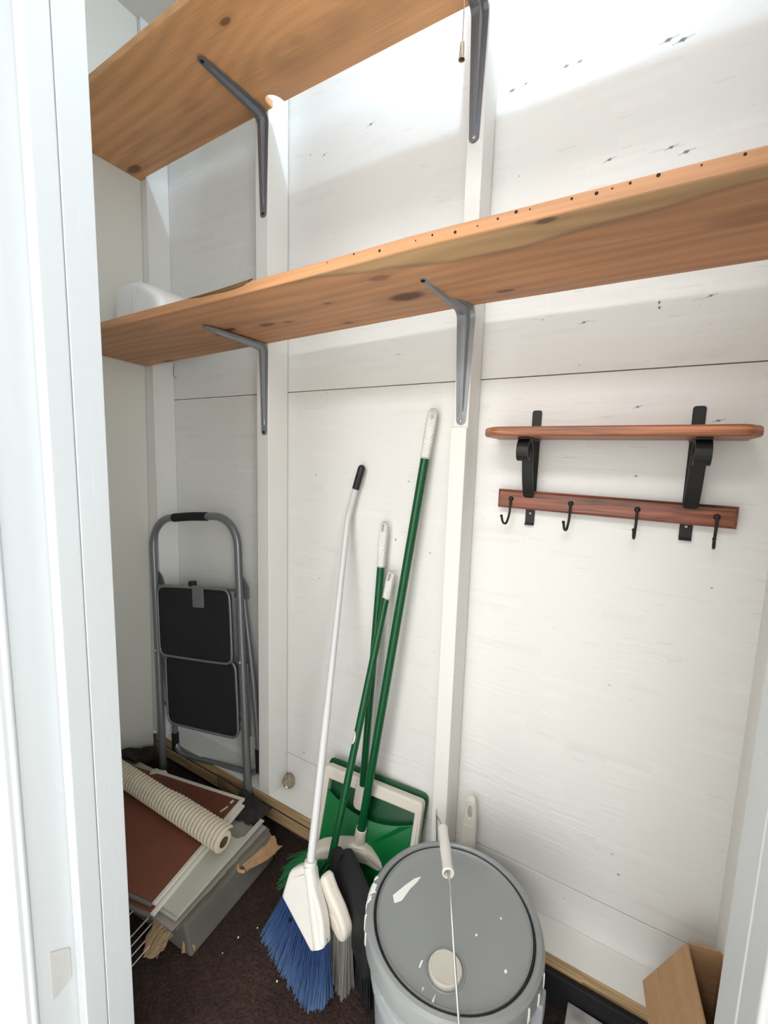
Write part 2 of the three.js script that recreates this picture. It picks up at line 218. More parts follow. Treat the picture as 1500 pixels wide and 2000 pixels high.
// ------------------------------------------------------------------ the room shell
{
  const f = structure('floor'); partAt('carpet', bx(-1.75, 0.36, -0.06, 0, -0.14, 0.74, 0), M.carpet, f);
  const hf = structure('floor_hall'); partAt('floorboards', bx(-2.4, 1.9, -0.06, -0.002, 0.74, 3.72, 0), M.hallFloor, hf);
  const c = structure('ceiling'); partAt('ceiling_board', bx(-2.4, 1.9, 2.61, 2.71, -0.14, 3.72, 0), M.plaster, c);
  // back wall: plywood courses with open joints, studs in front of them
  const w = structure('wall_back');
  partAt('backing', bx(-1.75, 0.36, 0, 2.7, -0.14, -0.016, 0), std(0x2a2724, 0.9), w);
  for (const [y0, y1] of [[0, 0.2106], [0.2136, 1.4132], [1.4152, 2.7]]) partAt('plywood_panel', bx(-1.72, 0.33, y0, y1, -0.0155, 0, 0.0012), M.sheathing, w);
  partAt('stud', bx(-1.6, -1.502, 0.11, 2.7, 0.0005, 0.082, 0.002, true), M.stud, w);
  partAt('stud', bx(-0.991, -0.942, 0.11, 2.7, 0.0022, 0.0845, 0.003, true), M.stud, w);
  partAt('stud', bx(-0.370, -0.3333, 0.11, 2.7, 0.0022, 0.0765, 0.003, true), M.stud, w);
  partAt('furring_strip', bx(-0.3735, -0.334, 0.11, 1.297, 0.0767, 0.0835, 0.003, true), M.stud, w);
  // the left wall leans a little
  const l = structure('wall_left', [-1.582, 0, 0.083]); l.rotation.z = -0.0244;
  part('wall_panel', bx(-0.12, 0, -0.1, 2.85, 0, 0.597, 0.001, true), M.leftWall, l);
  const r = structure('wall_right'); partAt('wall_panel', bx(0.231, 0.36, 0, 2.7, 0, 0.68, 0, true), M.sheathing, r);
  // front wall with the doorway
  const fr = structure('wall_front');
  partAt('wall_panel', join(bx(-2.4, -0.717, 0, 2.7, 0.682, 0.80, 0), bx(0.127, 1.9, 0, 2.7, 0.682, 0.80, 0), bx(-0.717, 0.127, 2.07, 2.7, 0.682, 0.80, 0)), M.plaster, fr);
  for (const [n, b] of [['wall_hall_left', [-2.5, -2.4, 0, 2.7, 0.68, 3.72]], ['wall_hall_right', [1.9, 2.0, 0, 2.7, 0.68, 3.72]], ['wall_hall_rear', [-2.4, 1.9, 0, 2.7, 3.62, 3.72]]]) { const h = structure(n); partAt('wall_panel', bx(...b, 0), M.hallWall, h); }
  // door frame: jamb boards with stop, inner edge board and outer casing
  const d = structure('door_1');
  for (const s of [-1, 1]) {
    const X = (x) => s < 0 ? -0.675 - x : 0.085 + x;       // x grows into the wall
    const b = (x0, x1, z0, z1, rr = 0.002) => { const a = X(x0), c2 = X(x1); return bx(Math.min(a, c2), Math.max(a, c2), 0, 2.06, z0, z1, rr, true); };
    partAt('jamb', b(0.0235, 0.042, 0.681, 0.802, 0.001), M.trim, d);
    partAt('door_stop', b(-0.0005, 0.0236, 0.7199, 0.752, 0.003), M.trim, d);
    partAt('edge_board', b(-0.0008, 0.0236, 0.679, 0.7199, 0.0015), M.trim, d);
    partAt('casing', b(0.0245, 0.10, 0.8015, 0.82, 0.005), M.trim, d);
    partAt('casing_bead', rod([X(0.0255), 0, 0.806], [X(0.0255), 2.07, 0.806], 0.005, 0.005, 10), M.trim, d);
  }
  partAt('head_jamb', bx(-0.717, 0.127, 2.05, 2.07, 0.681, 0.802, 0.001), M.trim, d);
  const hp = slab(roundPoly([[0.758, 0.395], [0.785, 0.382], [0.785, 0.468], [0.758, 0.448]], 0.004), 0.0016, 0.0006); hp.rotateY(-Math.PI / 2); hp.translate(-0.6972, 0, 0);
  partAt('filled_hinge_patch', hp, std(0xb4b4b2, 0.6, { bumpMap: rollerBump, bumpScale: 0.001 }), d);
  // sole plates: raw wood fronts, painted ledge
  const t1 = structure('trim_1'), p1 = partAt('sole_plate', bx(-1.56, 0.231, 0.0735, 0.1085, 0.0006, 0.0845, 0.001), M.rawWood, t1);
  partAt('ledge_paint', bx(-1.56, 0.231, 0.1087, 0.11, 0.0006, 0.0842, 0.0003), M.stud, t1);
  const t2 = structure('trim_2'); partAt('lower_plate', bx(-1.56, 0.231, 0.028, 0.0675, 0.0006, 0.0845, 0.0015), M.rawWood, t2); partAt('gap_shade_strip', bx(-1.56, 0.231, 0.0678, 0.0732, 0.0006, 0.0828, 0), M.rubber, t2);  // dark strip between the plates stands in for the shade of their gap
  const t3 = structure('trim_3'); partAt('joist_edge', bx(-1.56, 0.231, 0.0, 0.0275, 0.0006, 0.07, 0), M.debris, t3);
}
// windows added to the hall for fill, and its lamp, behind the camera
{
  const pane = (name, L, turn) => { // an unseen window added for fill: frame, pane, light just in front
    const [W, H] = L.size, w = structure(name, L.at); w.rotation.y = turn;
    for (const [a, b, c, d] of [[-W / 2 - 0.07, -W / 2, -H / 2 - 0.07, H / 2 + 0.07], [W / 2, W / 2 + 0.07, -H / 2 - 0.07, H / 2 + 0.07], [-W / 2, W / 2, -H / 2 - 0.07, -H / 2], [-W / 2, W / 2, H / 2, H / 2 + 0.07]]) part('added_window_frame', bx(a, b, c, d, -0.04, 0.01), M.trim, w);
    part('added_window_pane', bx(-W / 2, W / 2, -H / 2, H / 2, -0.022, -0.014, 0), std(0x777777, 0.6, { emissive: L.color, emissiveIntensity: 1 }), w);
    const l = new THREE.RectAreaLight(L.color, L.power, W, H); l.name = name + '_light'; l.position.set(...L.at); l.lookAt(L.at[0] + Math.sin(turn), L.at[1], L.at[2] + Math.cos(turn)); l.castShadow = true; scene.add(l);
  };
  pane('added_window_1', ADDED_WINDOW, Math.PI); pane('added_window_2', ADDED_SIDE_WINDOW, -Math.PI / 2);
  const [w2, d2] = HALL_LIGHT.size, [a, b, c] = HALL_LIGHT.at;
  const t = thing('ceiling_lamp', 'flat white ceiling lamp in the hall outside the closet door', 'lamp', [a, 2.61, c]);
  partAt('housing', bx(a - w2 / 2 - 0.03, a + w2 / 2 + 0.03, b + 0.02, 2.6095, c - d2 / 2 - 0.03, c + d2 / 2 + 0.03, 0.004), M.trim, t);
  partAt('diffuser', bx(a - w2 / 2, a + w2 / 2, b + 0.006, b + 0.0195, c - d2 / 2, c + d2 / 2, 0.003), std(0x888888, 0.6, { emissive: HALL_LIGHT.color, emissiveIntensity: 1 }), t);
  const hl = new THREE.RectAreaLight(HALL_LIGHT.color, HALL_LIGHT.power, w2, d2); hl.name = 'hall_light'; hl.position.set(a, b, c); hl.lookAt(a, 0, c); hl.castShadow = true; scene.add(hl);
}
// bulb on the closet ceiling, with the chain that hangs past the upper shelf
{
  const [x, y, z] = BULB.at, t = thing('lampholder', 'ceiling lampholder with a bare bulb, its thin pull chain hanging past the upper shelf', 'lamp', [x, 2.61, z]);
  const base = lathe([[0, 0], [0.055, 0], [0.055, -0.008], [0.045, -0.02], [0.026, -0.028], [0.024, -0.045], [0.018, -0.045], [0, -0.045]], 32); part('socket', base, M.porcelain, t);
  const bulb = lathe([[0, -0.135], [0.012, -0.132], [0.024, -0.122], [0.03, -0.105], [0.029, -0.09], [0.02, -0.068], [0.014, -0.05], [0.013, -0.046]], 24); part('bulb', bulb, std(0xffffff, 0.4, { emissive: BULB.color, emissiveIntensity: 6 }), t);
  const dz = 0.142, cx = 0.0;
  part('pull_chain', tube([[cx, -0.035, 0.02], [cx, -0.032, 0.06], [cx, -0.06, dz - 0.006], [cx, -0.3, dz], [cx - 0.002, -0.815, dz]], 0.0009, 40, 6), M.chrome, t);
  const bell = lathe([[0.0012, 0.002], [0.0028, 0.0005], [0.0034, -0.006], [0.0036, -0.015], [0.0046, -0.021], [0.0036, -0.0205], [0.0018, -0.012], [0, -0.011]], 16); bell.translate(cx - 0.002, -0.815, dz); part('chain_bell', bell, M.chrome, t, 'small metal bell end of the pull chain');
  const l = new THREE.PointLight(BULB.color, BULB.candela, 0, 2); l.name = 'bulb_light'; l.position.set(x, y, z); l.castShadow = true; l.shadow.radius = 0.6; l.shadow.mapSize.set(2048, 2048); scene.add(l);
}

// ------------------------------------------------------------------ the two fir shelves
function plank(x0, x1, z0, z1, thick, level, notch) { // level(x, z) gives the underside; grain runs along x
  const pts = [], N = 40;
  for (let i = 0; i <= N; i++) pts.push([lerp(x0, x1, i / N), -z0]);
  for (let i = 0; i <= N; i++) pts.push([lerp(x1, x0, i / N), -z1]);
  if (notch) { const [nx, nr, nd] = notch, at = pts.findIndex((p, i) => i <= N && p[0] > nx + nr); const k = pts.findIndex((p, i) => i <= N && p[0] > nx - nr); const arc = []; for (let i = 0; i <= 10; i++) { const a = Math.PI * i / 10; arc.push([nx - nr * Math.cos(a) - 0.006 * Math.sin(a), -z0 - nd * Math.pow(Math.sin(a), 0.7)]); } pts.splice(k, at - k, ...arc); }
  let g = slab(pts, thick, 0.0015, 1); g.rotateX(-Math.PI / 2); // outline y -> -z, thickness up
  g.computeVertexNormals(); g = boxUV(g);
  const p = g.attributes.position; for (let i = 0; i < p.count; i++) p.setY(i, p.getY(i) + level(p.getX(i), p.getZ(i)));
  g.computeVertexNormals(); return toCreasedNormals(g, 0.6);
}
{
  const lowLevel = (x, z) => x > -0.34 ? 1.5565 : 1.5565 - (-0.34 - x) * 0.0305 + 0.012 * smooth(-0.34, -1.5, x) * (z - 0.084) / 0.286;
  const s = thing('plank_shelf', 'lower unpainted fir plank shelf with nail holes along its front edge', 'shelf', [-0.65, 1.556, 0.227]);
  partAt('plank', plank(-1.532, 0.229, 0.0855, 0.371, 0.021, lowLevel), M.firLow, s);
  const holes = [[-0.511, 1.566], [-0.453, 1.569], [-0.401, 1.564], [-0.334, 1.566], [-0.305, 1.568], [-0.267, 1.564], [-0.232, 1.565], [-0.202, 1.568], [-0.176, 1.571], [-0.157, 1.570], [-0.103, 1.570], [-0.073, 1.569], [-0.055, 1.570], [-0.035, 1.571], [-0.005, 1.572], [0.038, 1.571], [0.078, 1.571]];
  const holeM = std(0x2c1a12, 0.9); holes.forEach(([x, y], i) => { const g = new THREE.CylinderGeometry(0.0012 + 0.0006 * (i % 3), 0.001, 0.0006, 8); g.rotateX(Math.PI / 2); g.translate(x, y + 0.002, 0.3712); partAt('nail_hole', g, holeM, s); });
  const bark = slab([[-0.9, 1.5615], [-0.86, 1.5625], [-0.8, 1.5645], [-0.76, 1.5665], [-0.725, 1.5685], [-0.70, 1.5695], [-0.725, 1.560], [-0.75, 1.5575], [-0.78, 1.5565], [-0.82, 1.5575], [-0.86, 1.5575]].map(([x, y]) => [x, y + 0.0035]), 0.004, 0.001); bark.translate(0, 0, 0.3685);
  partAt('bark_edge', bark, std(0x6e5430, 0.95), s, 'strip of brown bark left on the front edge');
  const highLevel = (x) => 2.149 - 0.021 * Math.pow(clamp((-0.376 - x) / 1.14), 1.6);
  const u = thing('plank_shelf', 'upper unpainted fir plank shelf with a notch cut in its back edge', 'shelf', [-0.65, 2.149, 0.227]);
  partAt('plank', plank(-1.53, 0.229, 0.0865, 0.371, 0.019, highLevel, [-0.90, 0.021, 0.036]), M.firHigh, u);
}
// stamped steel brackets
function bracket(label, x, yTop, yTip, zFace, zTip, skew, m, screwM, w0 = 0.036) {
  const t = thing('shelf_bracket', label, 'bracket', [x, yTip, zFace], 'steel shelf brackets under the plank shelves');
  const H = yTop - yTip, A = zTip - zFace, R = 0.022, path = [];
  for (let i = 0; i <= 30; i++) path.push([(H - R) * Math.pow(i / 30, 1.8), 0, 0]);
  for (let i = 1; i <= 8; i++) { const a = Math.PI / 2 * i / 8; path.push([H - R + R * Math.sin(a) * 1.0, R - R * Math.cos(a), a]); }
  for (let i = 1; i <= 26; i++) path.push([H, lerp(A, R, Math.pow(1 - i / 26, 1.8)), Math.PI / 2]);
  const L1 = H - R, total = H + A - R * 0.43; let run = 0; const rows = [];
  const prof = [[-1, 0], [-1, 0.0022], [-0.46, 0.003], [-0.26, 1], [0.26, 1], [0.46, 0.003], [1, 0.0022], [1, 0]];
  path.forEach(([y, z, a], i) => {
    if (i) run += Math.hypot(y - path[i - 1][0], z - path[i - 1][1]);
    const e = run < L1 ? run / L1 : 1 - clamp((run - L1 - R * 1.57) / (A - R)), end = Math.min(run, total - run), tipR = 0.0085;
    let w = lerp(0.0105, w0 / 2, Math.pow(e, 0.9)); if (end < tipR) w *= Math.sqrt(Math.max(0.04, 1 - Math.pow(1 - end / tipR, 2)));
    const h = 0.003 + (0.002 + 0.011 * e) * smooth(0.014, 0.045, end), sk = skew * clamp(z / A);
    rows.push(prof.map(([u, v]) => { const d = v === 1 ? h : v; return [u * w + sk, y - d * Math.sin(a), z + d * Math.cos(a) + 0.0003]; }));
  });
  const pos = [], quad = (a, b, c, d) => pos.push(...a, ...b, ...c, ...a, ...c, ...d);
  for (let i = 1; i < rows.length; i++) for (let k = 0; k < 8; k++) { const n = (k + 1) % 8; quad(rows[i - 1][k], rows[i - 1][n], rows[i][n], rows[i][k]); }
  for (const r of [rows[0], [...rows[rows.length - 1]].reverse()]) for (let k = 1; k < 7; k++) pos.push(...r[0], ...r[k + 1], ...r[k]);
  const g = new THREE.BufferGeometry(); g.setAttribute('position', new THREE.Float32BufferAttribute(pos, 3)); g.computeVertexNormals();
  let b = boxUV(toCreasedNormals(mergeVertices(g), 0.5)); part('bracket_body', b, m, t);
  const sc = lathe([[0, 0.0035], [0.003, 0.003], [0.0045, 0.001], [0.0045, 0]], 14); const s1 = sc.clone(); s1.rotateX(Math.PI / 2); s1.translate(0, 0.0085, 0.0028); part('screw', s1, screwM[0], t);
  const s2 = sc.clone(); s2.rotateX(Math.PI); s2.translate(skew, H - 0.003, A - 0.009); part('screw', s2, screwM[1], t); return t;
}
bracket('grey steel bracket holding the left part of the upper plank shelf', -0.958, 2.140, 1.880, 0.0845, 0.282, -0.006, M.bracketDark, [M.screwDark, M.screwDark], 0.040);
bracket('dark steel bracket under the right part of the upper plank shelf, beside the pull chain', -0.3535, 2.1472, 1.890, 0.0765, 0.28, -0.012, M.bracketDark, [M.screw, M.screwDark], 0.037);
bracket('grey steel bracket under the left part of the lower plank shelf', -0.958, 1.5358, 1.279, 0.0845, 0.283, -0.008, M.bracketSteel, [M.screwDark, M.bracketSteel], 0.032);
bracket('grey steel bracket under the lower plank shelf, ending just above the tall green broom', -0.3505, 1.5538, 1.302, 0.0765, 0.274, -0.019, M.bracketSteel, [M.screw, M.screwDark], 0.042);
// white tub on the lower shelf
{
  const t = thing('plastic_tub', 'white rounded plastic tub standing at the left end of the lower shelf', 'tub', [-1.27, 1.557, 0.2]);
  const g = slab(roundPoly([[-0.118, 0], [0.118, 0], [0.118, 0.085], [0.03, 0.143], [-0.10, 0.148]], [0.01, 0.01, 0.04, 0.06, 0.028], 6), 0.15, 0.02, 4); g.translate(0, 0, -0.075); part('tub_body', g, std(0xf7f6f4, 0.3), t);
  const s = tube([[0.008, 0.146, 0.06], [0.004, 0.11, 0.0765], [-0.002, 0.05, 0.0765], [-0.004, 0.01, 0.0765]], 0.002, 16, 6); part('seam', s, M.whitePlastic, t);
}

// ------------------------------------------------------------------ wall rack with hooks
{
  const t = thing('hook_rack', 'red-brown wooden wall shelf with black iron brackets over a board of four hooks', 'wall rack', [-0.05, 1.08, 0]);
  const outline = roundPoly([[-0.283, 0], [-0.283, -0.11], [-0.255, -0.148], [0.155, -0.148], [0.178, -0.11], [0.178, 0]], [0.001, 0.012, 0.012, 0.012, 0.012, 0.001]);
  let sh = slab(outline.map(([x, y]) => [x, y]), 0.019, 0.006, 3); sh.rotateX(-Math.PI / 2); sh = boxUV(sh); sh.translate(0, 1.2725, 0.0055); partAt('shelf_board', sh, M.redShelf, t);
  let hb = slab([[-0.268, 1.1165], [0.1735, 1.1105], [0.1735, 1.1515], [-0.268, 1.1585]], 0.02, 0.005, 1); hb = boxUV(hb); hb.translate(0, 0, 0.010); const board = partAt('hook_board', hb, M.redWood, t);
  for (const [x, w] of [[-0.1985, 0.0100], [0.0995, 0.0106]]) {
    let st = slab(roundPoly([[x - w, 1.081], [x + w, 1.081], [x + w, 1.338], [x - w, 1.338]], [0.001, 0.001, 0.006, 0.006]), 0.0035, 0.0008, 1, [ring(x, 1.1045, 0.003, 0.003, 10)]); st.translate(0, 0, 0.001);
    const foot = bx(x - w, x + w, 1.078, 1.0815, 0.001, 0.012, 0.001);
    partAt('wall_strap', join(st, foot), M.blackIron, t);
    // the brace bows out from the hook board to the shelf and ends in a curl
    const P = [[0.031, 1.145], [0.038, 1.152], [0.052, 1.175], [0.062, 1.2], [0.070, 1.228], [0.079, 1.25], [0.092, 1.263], [0.108, 1.2675], [0.122, 1.261], [0.129, 1.248], [0.126, 1.234], [0.115, 1.227], [0.105, 1.232], [0.103, 1.242]];
    const c = new THREE.CatmullRomCurve3(P.map(([z, y]) => V(0, y, z))), n = 56, pos = [], W = w + 0.0015, T = 0.0028;
    const rows = Array.from({ length: n + 1 }, (_, i) => { const p = c.getPoint(i / n), tg = c.getTangent(i / n), nn = V(0, -tg.z, tg.y); const k = i < 3 ? 0.7 + 0.1 * i : 1; return [[-W * k, -T], [W * k, -T], [W * k, T], [-W * k, T]].map(([a, b]) => [x + a, p.y + nn.y * b, p.z + nn.z * b]); });
    const quad = (a, b, c2, d) => pos.push(...a, ...b, ...c2, ...a, ...c2, ...d);
    for (let i = 1; i <= n; i++) for (let k = 0; k < 4; k++) { const m2 = (k + 1) % 4; quad(rows[i - 1][k], rows[i - 1][m2], rows[i][m2], rows[i][k]); }
    quad(rows[0][3], rows[0][2], rows[0][1], rows[0][0]); quad(rows[n][0], rows[n][1], rows[n][2], rows[n][3]);
    const g = new THREE.BufferGeometry(); g.setAttribute('position', new THREE.Float32BufferAttribute(pos, 3)); g.computeVertexNormals();
    const top = bx(x - W, x + W, 1.2682, 1.2722, 0.004, 0.125, 0.001);
    partAt('brace', join(toCreasedNormals(mergeVertices(g), 0.7), top), M.blackIron, t);
  }
  for (const [x, y, lean] of [[-0.2375, 1.138, -0.012], [-0.1105, 1.1365, -0.008], [0.0135, 1.134, -0.003], [0.142, 1.131, -0.004]]) {
    const hook = tube([[x, y + 0.002, 0.033], [x, y - 0.008, 0.036], [x, y - 0.028, 0.036], [x + lean * 0.2, y - 0.046, 0.038], [x + lean * 0.4, y - 0.056, 0.046], [x + lean * 0.7, y - 0.053, 0.056], [x + lean, y - 0.038, 0.06]], 0.0026, 30, 8);
    const knob = new THREE.SphereGeometry(0.0055, 14, 10); knob.scale(1, 1, 0.7); knob.translate(x, y, 0.0325); const plate = new THREE.CylinderGeometry(0.0055, 0.0055, 0.003, 14); plate.rotateX(Math.PI / 2); plate.translate(x, y, 0.0305);
    const tip = new THREE.SphereGeometry(0.0034, 10, 8); tip.translate(x + lean, y - 0.038, 0.06);
    partAt('hook', join(hook, knob, plate, tip), M.blackIron, t);
  }
}
// ------------------------------------------------------------------ folding step ladder
{
  const O = V(-1.2235, 0.0865, 0.1225), ex0 = V(0.9912, 0.0681, -0.1135), ey0 = V(-0.0759, 0.99495, -0.06568), a = 0.038;
  const ey = ey0.clone().multiplyScalar(Math.cos(a)).addScaledVector(ex0, -Math.sin(a) * -0).clone(), ex = ex0.clone();
  ey.copy(ey0.clone().multiplyScalar(Math.cos(a)).addScaledVector(ex0, -Math.sin(a)));
  const t = thing('step_ladder', 'folded grey two-step ladder with black treads leaning in the left corner', 'step ladder'); frame(t, O, ey, ex);
  const U = 0.2, Hh = 0.918, R = 0.1, r = 0.0128;
  const arc = (cx, cy, rr, a0, a1, z, n = 8) => Array.from({ length: n + 1 }, (_, i) => { const w = lerp(a0, a1, i / n); return [cx + rr * Math.cos(w), cy + rr * Math.sin(w), z]; });
  const front = [[-U, -0.06, 0], [-U, 0.3, 0], [-U, 0.7, 0], ...arc(-U + R, Hh - R, R, Math.PI, Math.PI / 2, 0), ...arc(U - R, Hh - R, R, Math.PI / 2, 0, 0), [U, 0.7, 0], [U, 0.3, 0], [U, -0.06, 0]];
  part('front_frame', tube(front, r, 120, 14), M.ladderSteel, t);
  part('hand_grip', tube([[-U + R + 0.012, Hh, 0], [0, Hh + 0.002, 0], [U - R - 0.03, Hh, 0]], 0.0152, 12, 16), M.rubber, t);
  const RU = 0.185, zr = -0.045, rear = [[-RU, 0.66, -0.02], [-RU, 0.35, zr + 0.01], [-RU, 0.12, zr], ...arc(-RU + 0.05, 0.075, 0.05, Math.PI, 1.5 * Math.PI, zr, 6), ...arc(RU + 0.028 - 0.04, 0.065, 0.04, 1.5 * Math.PI, 2 * Math.PI, zr, 6), [RU + 0.028, 0.12, zr], [RU + 0.026, 0.35, zr + 0.01], [RU + 0.012, 0.66, -0.02]];
  part('rear_frame', tube(rear, 0.0098, 110, 12), M.ladderSteel, t);
  part('rear_foot', rod([RU + 0.0285, 0.035, zr], [RU + 0.0285, 0.115, zr], 0.0125), M.rubber, t);
  part('rear_foot', rod([-RU, 0.035, zr], [-RU, 0.10, zr], 0.0125), M.rubber, t);
  for (const s of [-1, 1]) {
    part('front_foot', rod([s * U, -0.066, 0], [s * U, -0.02, 0], 0.0155), M.rubber, t);
    const gs = slab(roundPoly([[s * 0.16, 0.64], [s * 0.226, 0.635], [s * 0.226, 0.675], [s * 0.197, 0.722], [s * 0.178, 0.70]].sort(() => 0), 0.006), 0.004, 0.001); gs.translate(0, 0, -0.018); part('hinge_plate', gs, M.ladderSteel, t);
    part('linkage', join(rod([s * (U + 0.006), 0.42, -0.014], [s * (RU + 0.004), 0.16, zr + 0.012], 0.0045), rod([s * (U - 0.02), 0.62, -0.012], [s * (U - 0.012), 0.2, -0.02], 0.0045)), M.ladderSteel, t);
    const rv = new THREE.SphereGeometry(0.006, 10, 8); rv.translate(s * U, 0.43, 0.012); part('rivet', rv, M.screw, t);
  }
  part('cross_bar', rod([-U, 0.668, -0.006], [U, 0.668, -0.006], 0.006), M.ladderSteel, t); part('cross_bar', rod([-U, 0.225, -0.012], [U, 0.225, -0.012], 0.006), M.ladderSteel, t);
  for (const [x0, x1, y0, y1, z] of [[-0.166, 0.172, 0.422, 0.672, 0.018], [-0.152, 0.176, 0.170, 0.428, 0.008]]) {
    const rect = roundPoly([[x0, y0], [x1, y0], [x1, y1], [x0, y1]], 0.032, 6);
    const st = part('step', (() => { const g = slab(rect, 0.012, 0.003); g.translate(0, 0, z - 0.012); return g; })(), M.blackPlastic, t);
    const rim = tube(rect.map(([x, y]) => [x, y, z]), 0.0048, 90, 8, true); part('step_rim', rim, M.ladderSteel, st);
    const tr = slab(roundPoly([[x0 + 0.006, y0 + 0.006], [x1 - 0.006, y0 + 0.006], [x1 - 0.006, y1 - 0.006], [x0 + 0.006, y1 - 0.006]], 0.028, 6), 0.003, 0.001); tr.translate(0, 0, z); part('tread', boxUV(tr), M.tread, st);
  }
  const la = slab(roundPoly([[0.012, 0.606], [0.062, 0.606], [0.062, 0.682], [0.012, 0.682]], 0.006), 0.006, 0.002); la.translate(0, 0, 0.02); part('latch', la, M.ladderSteel, t, 'grey latch tab on the upper step');
  part('latch_button', bx(-0.016, 0.008, 0.676, 0.694, -0.002, 0.016, 0.003), M.blackPlastic, t);
}

// ------------------------------------------------------------------ brooms, dustpan, hand brush
// a part whose geometry was written in the room's coordinates, under a thing that may be turned
function partW(name, geo, m, parent, label) { parent.updateWorldMatrix(true, false); geo.applyMatrix4(parent.matrixWorld.clone().invert()); return part(name, geo, m, parent, label); }
const csg = new Evaluator(); csg.attributes = ['position', 'normal', 'uv']; csg.useGroups = false;
function grip(len, r) { // hanging grip standing on y = 0, with a slot through its flattened end
  const P = [[0.0001, 0], [r * 0.93, 0], [r * 0.96, 0.004], [r * 0.98, len * 0.3], [r * 1.06, len * 0.62], [r * 1.02, len * 0.8], [r * 0.93, len * 0.92], [r * 0.7, len * 0.975], [r * 0.35, len * 0.995], [0.0001, len]];
  const g = lathe(P, 28), p = g.attributes.position; for (let i = 0; i < p.count; i++) { const k = smooth(len * 0.66, len * 0.9, p.getY(i)); p.setZ(i, p.getZ(i) * lerp(1, 0.55, k)); }
  g.computeVertexNormals();
  const slot = slab(roundPoly([[-0.0038, 0], [0.0038, 0], [0.0038, 0.02], [-0.0038, 0.02]], 0.0037, 5), 0.06, 0); slot.translate(0, len - 0.028, -0.03);
  const A = new Brush(mergeVertices(g)), B = new Brush(mergeVertices(slot)); A.updateMatrixWorld(); B.updateMatrixWorld();
  const out = csg.evaluate(A, B, SUBTRACTION).geometry; return toCreasedNormals(plain(out), 0.7);
}
function poleThing(t, y0, y1, r, gripLen, m) {
  part('pole', rod([0, y0, 0], [0, y1, 0], r, r, 20), m, t);
  const g = grip(gripLen, r * 1.12); g.translate(0, y1 - 0.004, 0); part('grip', g, M.knurl, t);
}
{ // blue angle broom
  const t = thing('angle_broom', 'white-handled broom with a white head and flared blue bristles', 'broom');
  const p = V(0.11869, -0.93903, 0.32269), P0 = V(-0.58704, 0.25, 0.30834); frame(t, P0.clone().addScaledVector(p, 0.262), p.clone().negate(), V(1, 0, 0));
  part('pole', join(rod([0, 0.25, 0], [0, 0.62, 0], 0.0098, 0.0096, 20), rod([0, 0.61, 0], [0, 1.07, 0], 0.0088, 0.0084, 20), tube([[0, 1.06, 0], [0, 1.10, 0], [0.003, 1.126, 0.001], [0.016, 1.162, 0.010], [0.032, 1.205, 0.022]], 0.0084, 20, 14)), M.whitePole, t);
  part('pole_end_cap', join(tube([[0.028, 1.193, 0.0185], [0.038, 1.218, 0.0255], [0.05, 1.247, 0.0335]], 0.0102, 10, 14), (() => { const s = new THREE.SphereGeometry(0.0102, 14, 10); s.translate(0.05, 1.247, 0.0335); return s; })()), M.blackPlastic, t, 'black rubber end cap');
  const out = roundPoly([[-0.018, 0.262], [0.014, 0.262], [0.022, 0.238], [0.058, 0.18], [0.0705, 0.13], [0.036, 0.108], [-0.0635, 0.183], [-0.049, 0.243]], [0.004, 0.004, 0.01, 0.02, 0.006, 0.006, 0.006, 0.012]);
  const hd = slab(out, 0.032, 0.008, 3); hd.translate(0, 0, -0.016);
  const ridge = rod([-0.001, 0.262, 0.002], [0.052, 0.121, 0.002], 0.0155, 0.017, 20), col = rod([0, 0.262, 0], [0, 0.272, 0], 0.0155, 0.0145, 20);
  const head = part('head', join(hd, ridge, col), M.whitePlastic, t);
  part('screw_hole', rod([-0.031, 0.147, 0.0135], [-0.031, 0.147, 0.0166], 0.004), M.screwDark, head);
  const R = rng(5), L = []; // bristles leave the slanted lower edge and spread to the floor
  const topL = [-0.060, 0.183], topR = [0.068, 0.131], topM = [0.036, 0.11];
  for (let i = 0; i < 1100; i++) {
    const s = R(), a = s < 0.72 ? [lerp(topL[0], topM[0], s / 0.72), lerp(topL[1], topM[1], s / 0.72)] : [lerp(topM[0], topR[0], (s - 0.72) / 0.28), lerp(topM[1], topR[1], (s - 0.72) / 0.28)];
    const e = s < 0.72 ? [lerp(-0.108, 0.045, s / 0.72), lerp(0.092, 0.0, Math.pow(s / 0.72, 0.8))] : [lerp(0.045, 0.09, (s - 0.72) / 0.28), lerp(0.0, 0.026, (s - 0.72) / 0.28)];
    const j = () => (R() - 0.5), k = 1 - 0.09 * R();
    L.push([V(a[0] + 0.004 * j(), a[1] + 0.01, 0.016 * j()), V(lerp(a[0], e[0], k) + 0.010 * j(), lerp(a[1], e[1], k) + 0.006 * j(), 0.05 * j() - 0.004), V(0.006 * j() - 0.004, 0, 0.006 * j())]);
  }
  const b = part('bristles', strands(L, 0.00075, 3, (u) => [lerp(0.012, 0.08, u * u), lerp(0.045, 0.16, u * u), lerp(0.17, 0.33, u * u)]), M.blueBristle, t); b.userData.kind = 'stuff';
}
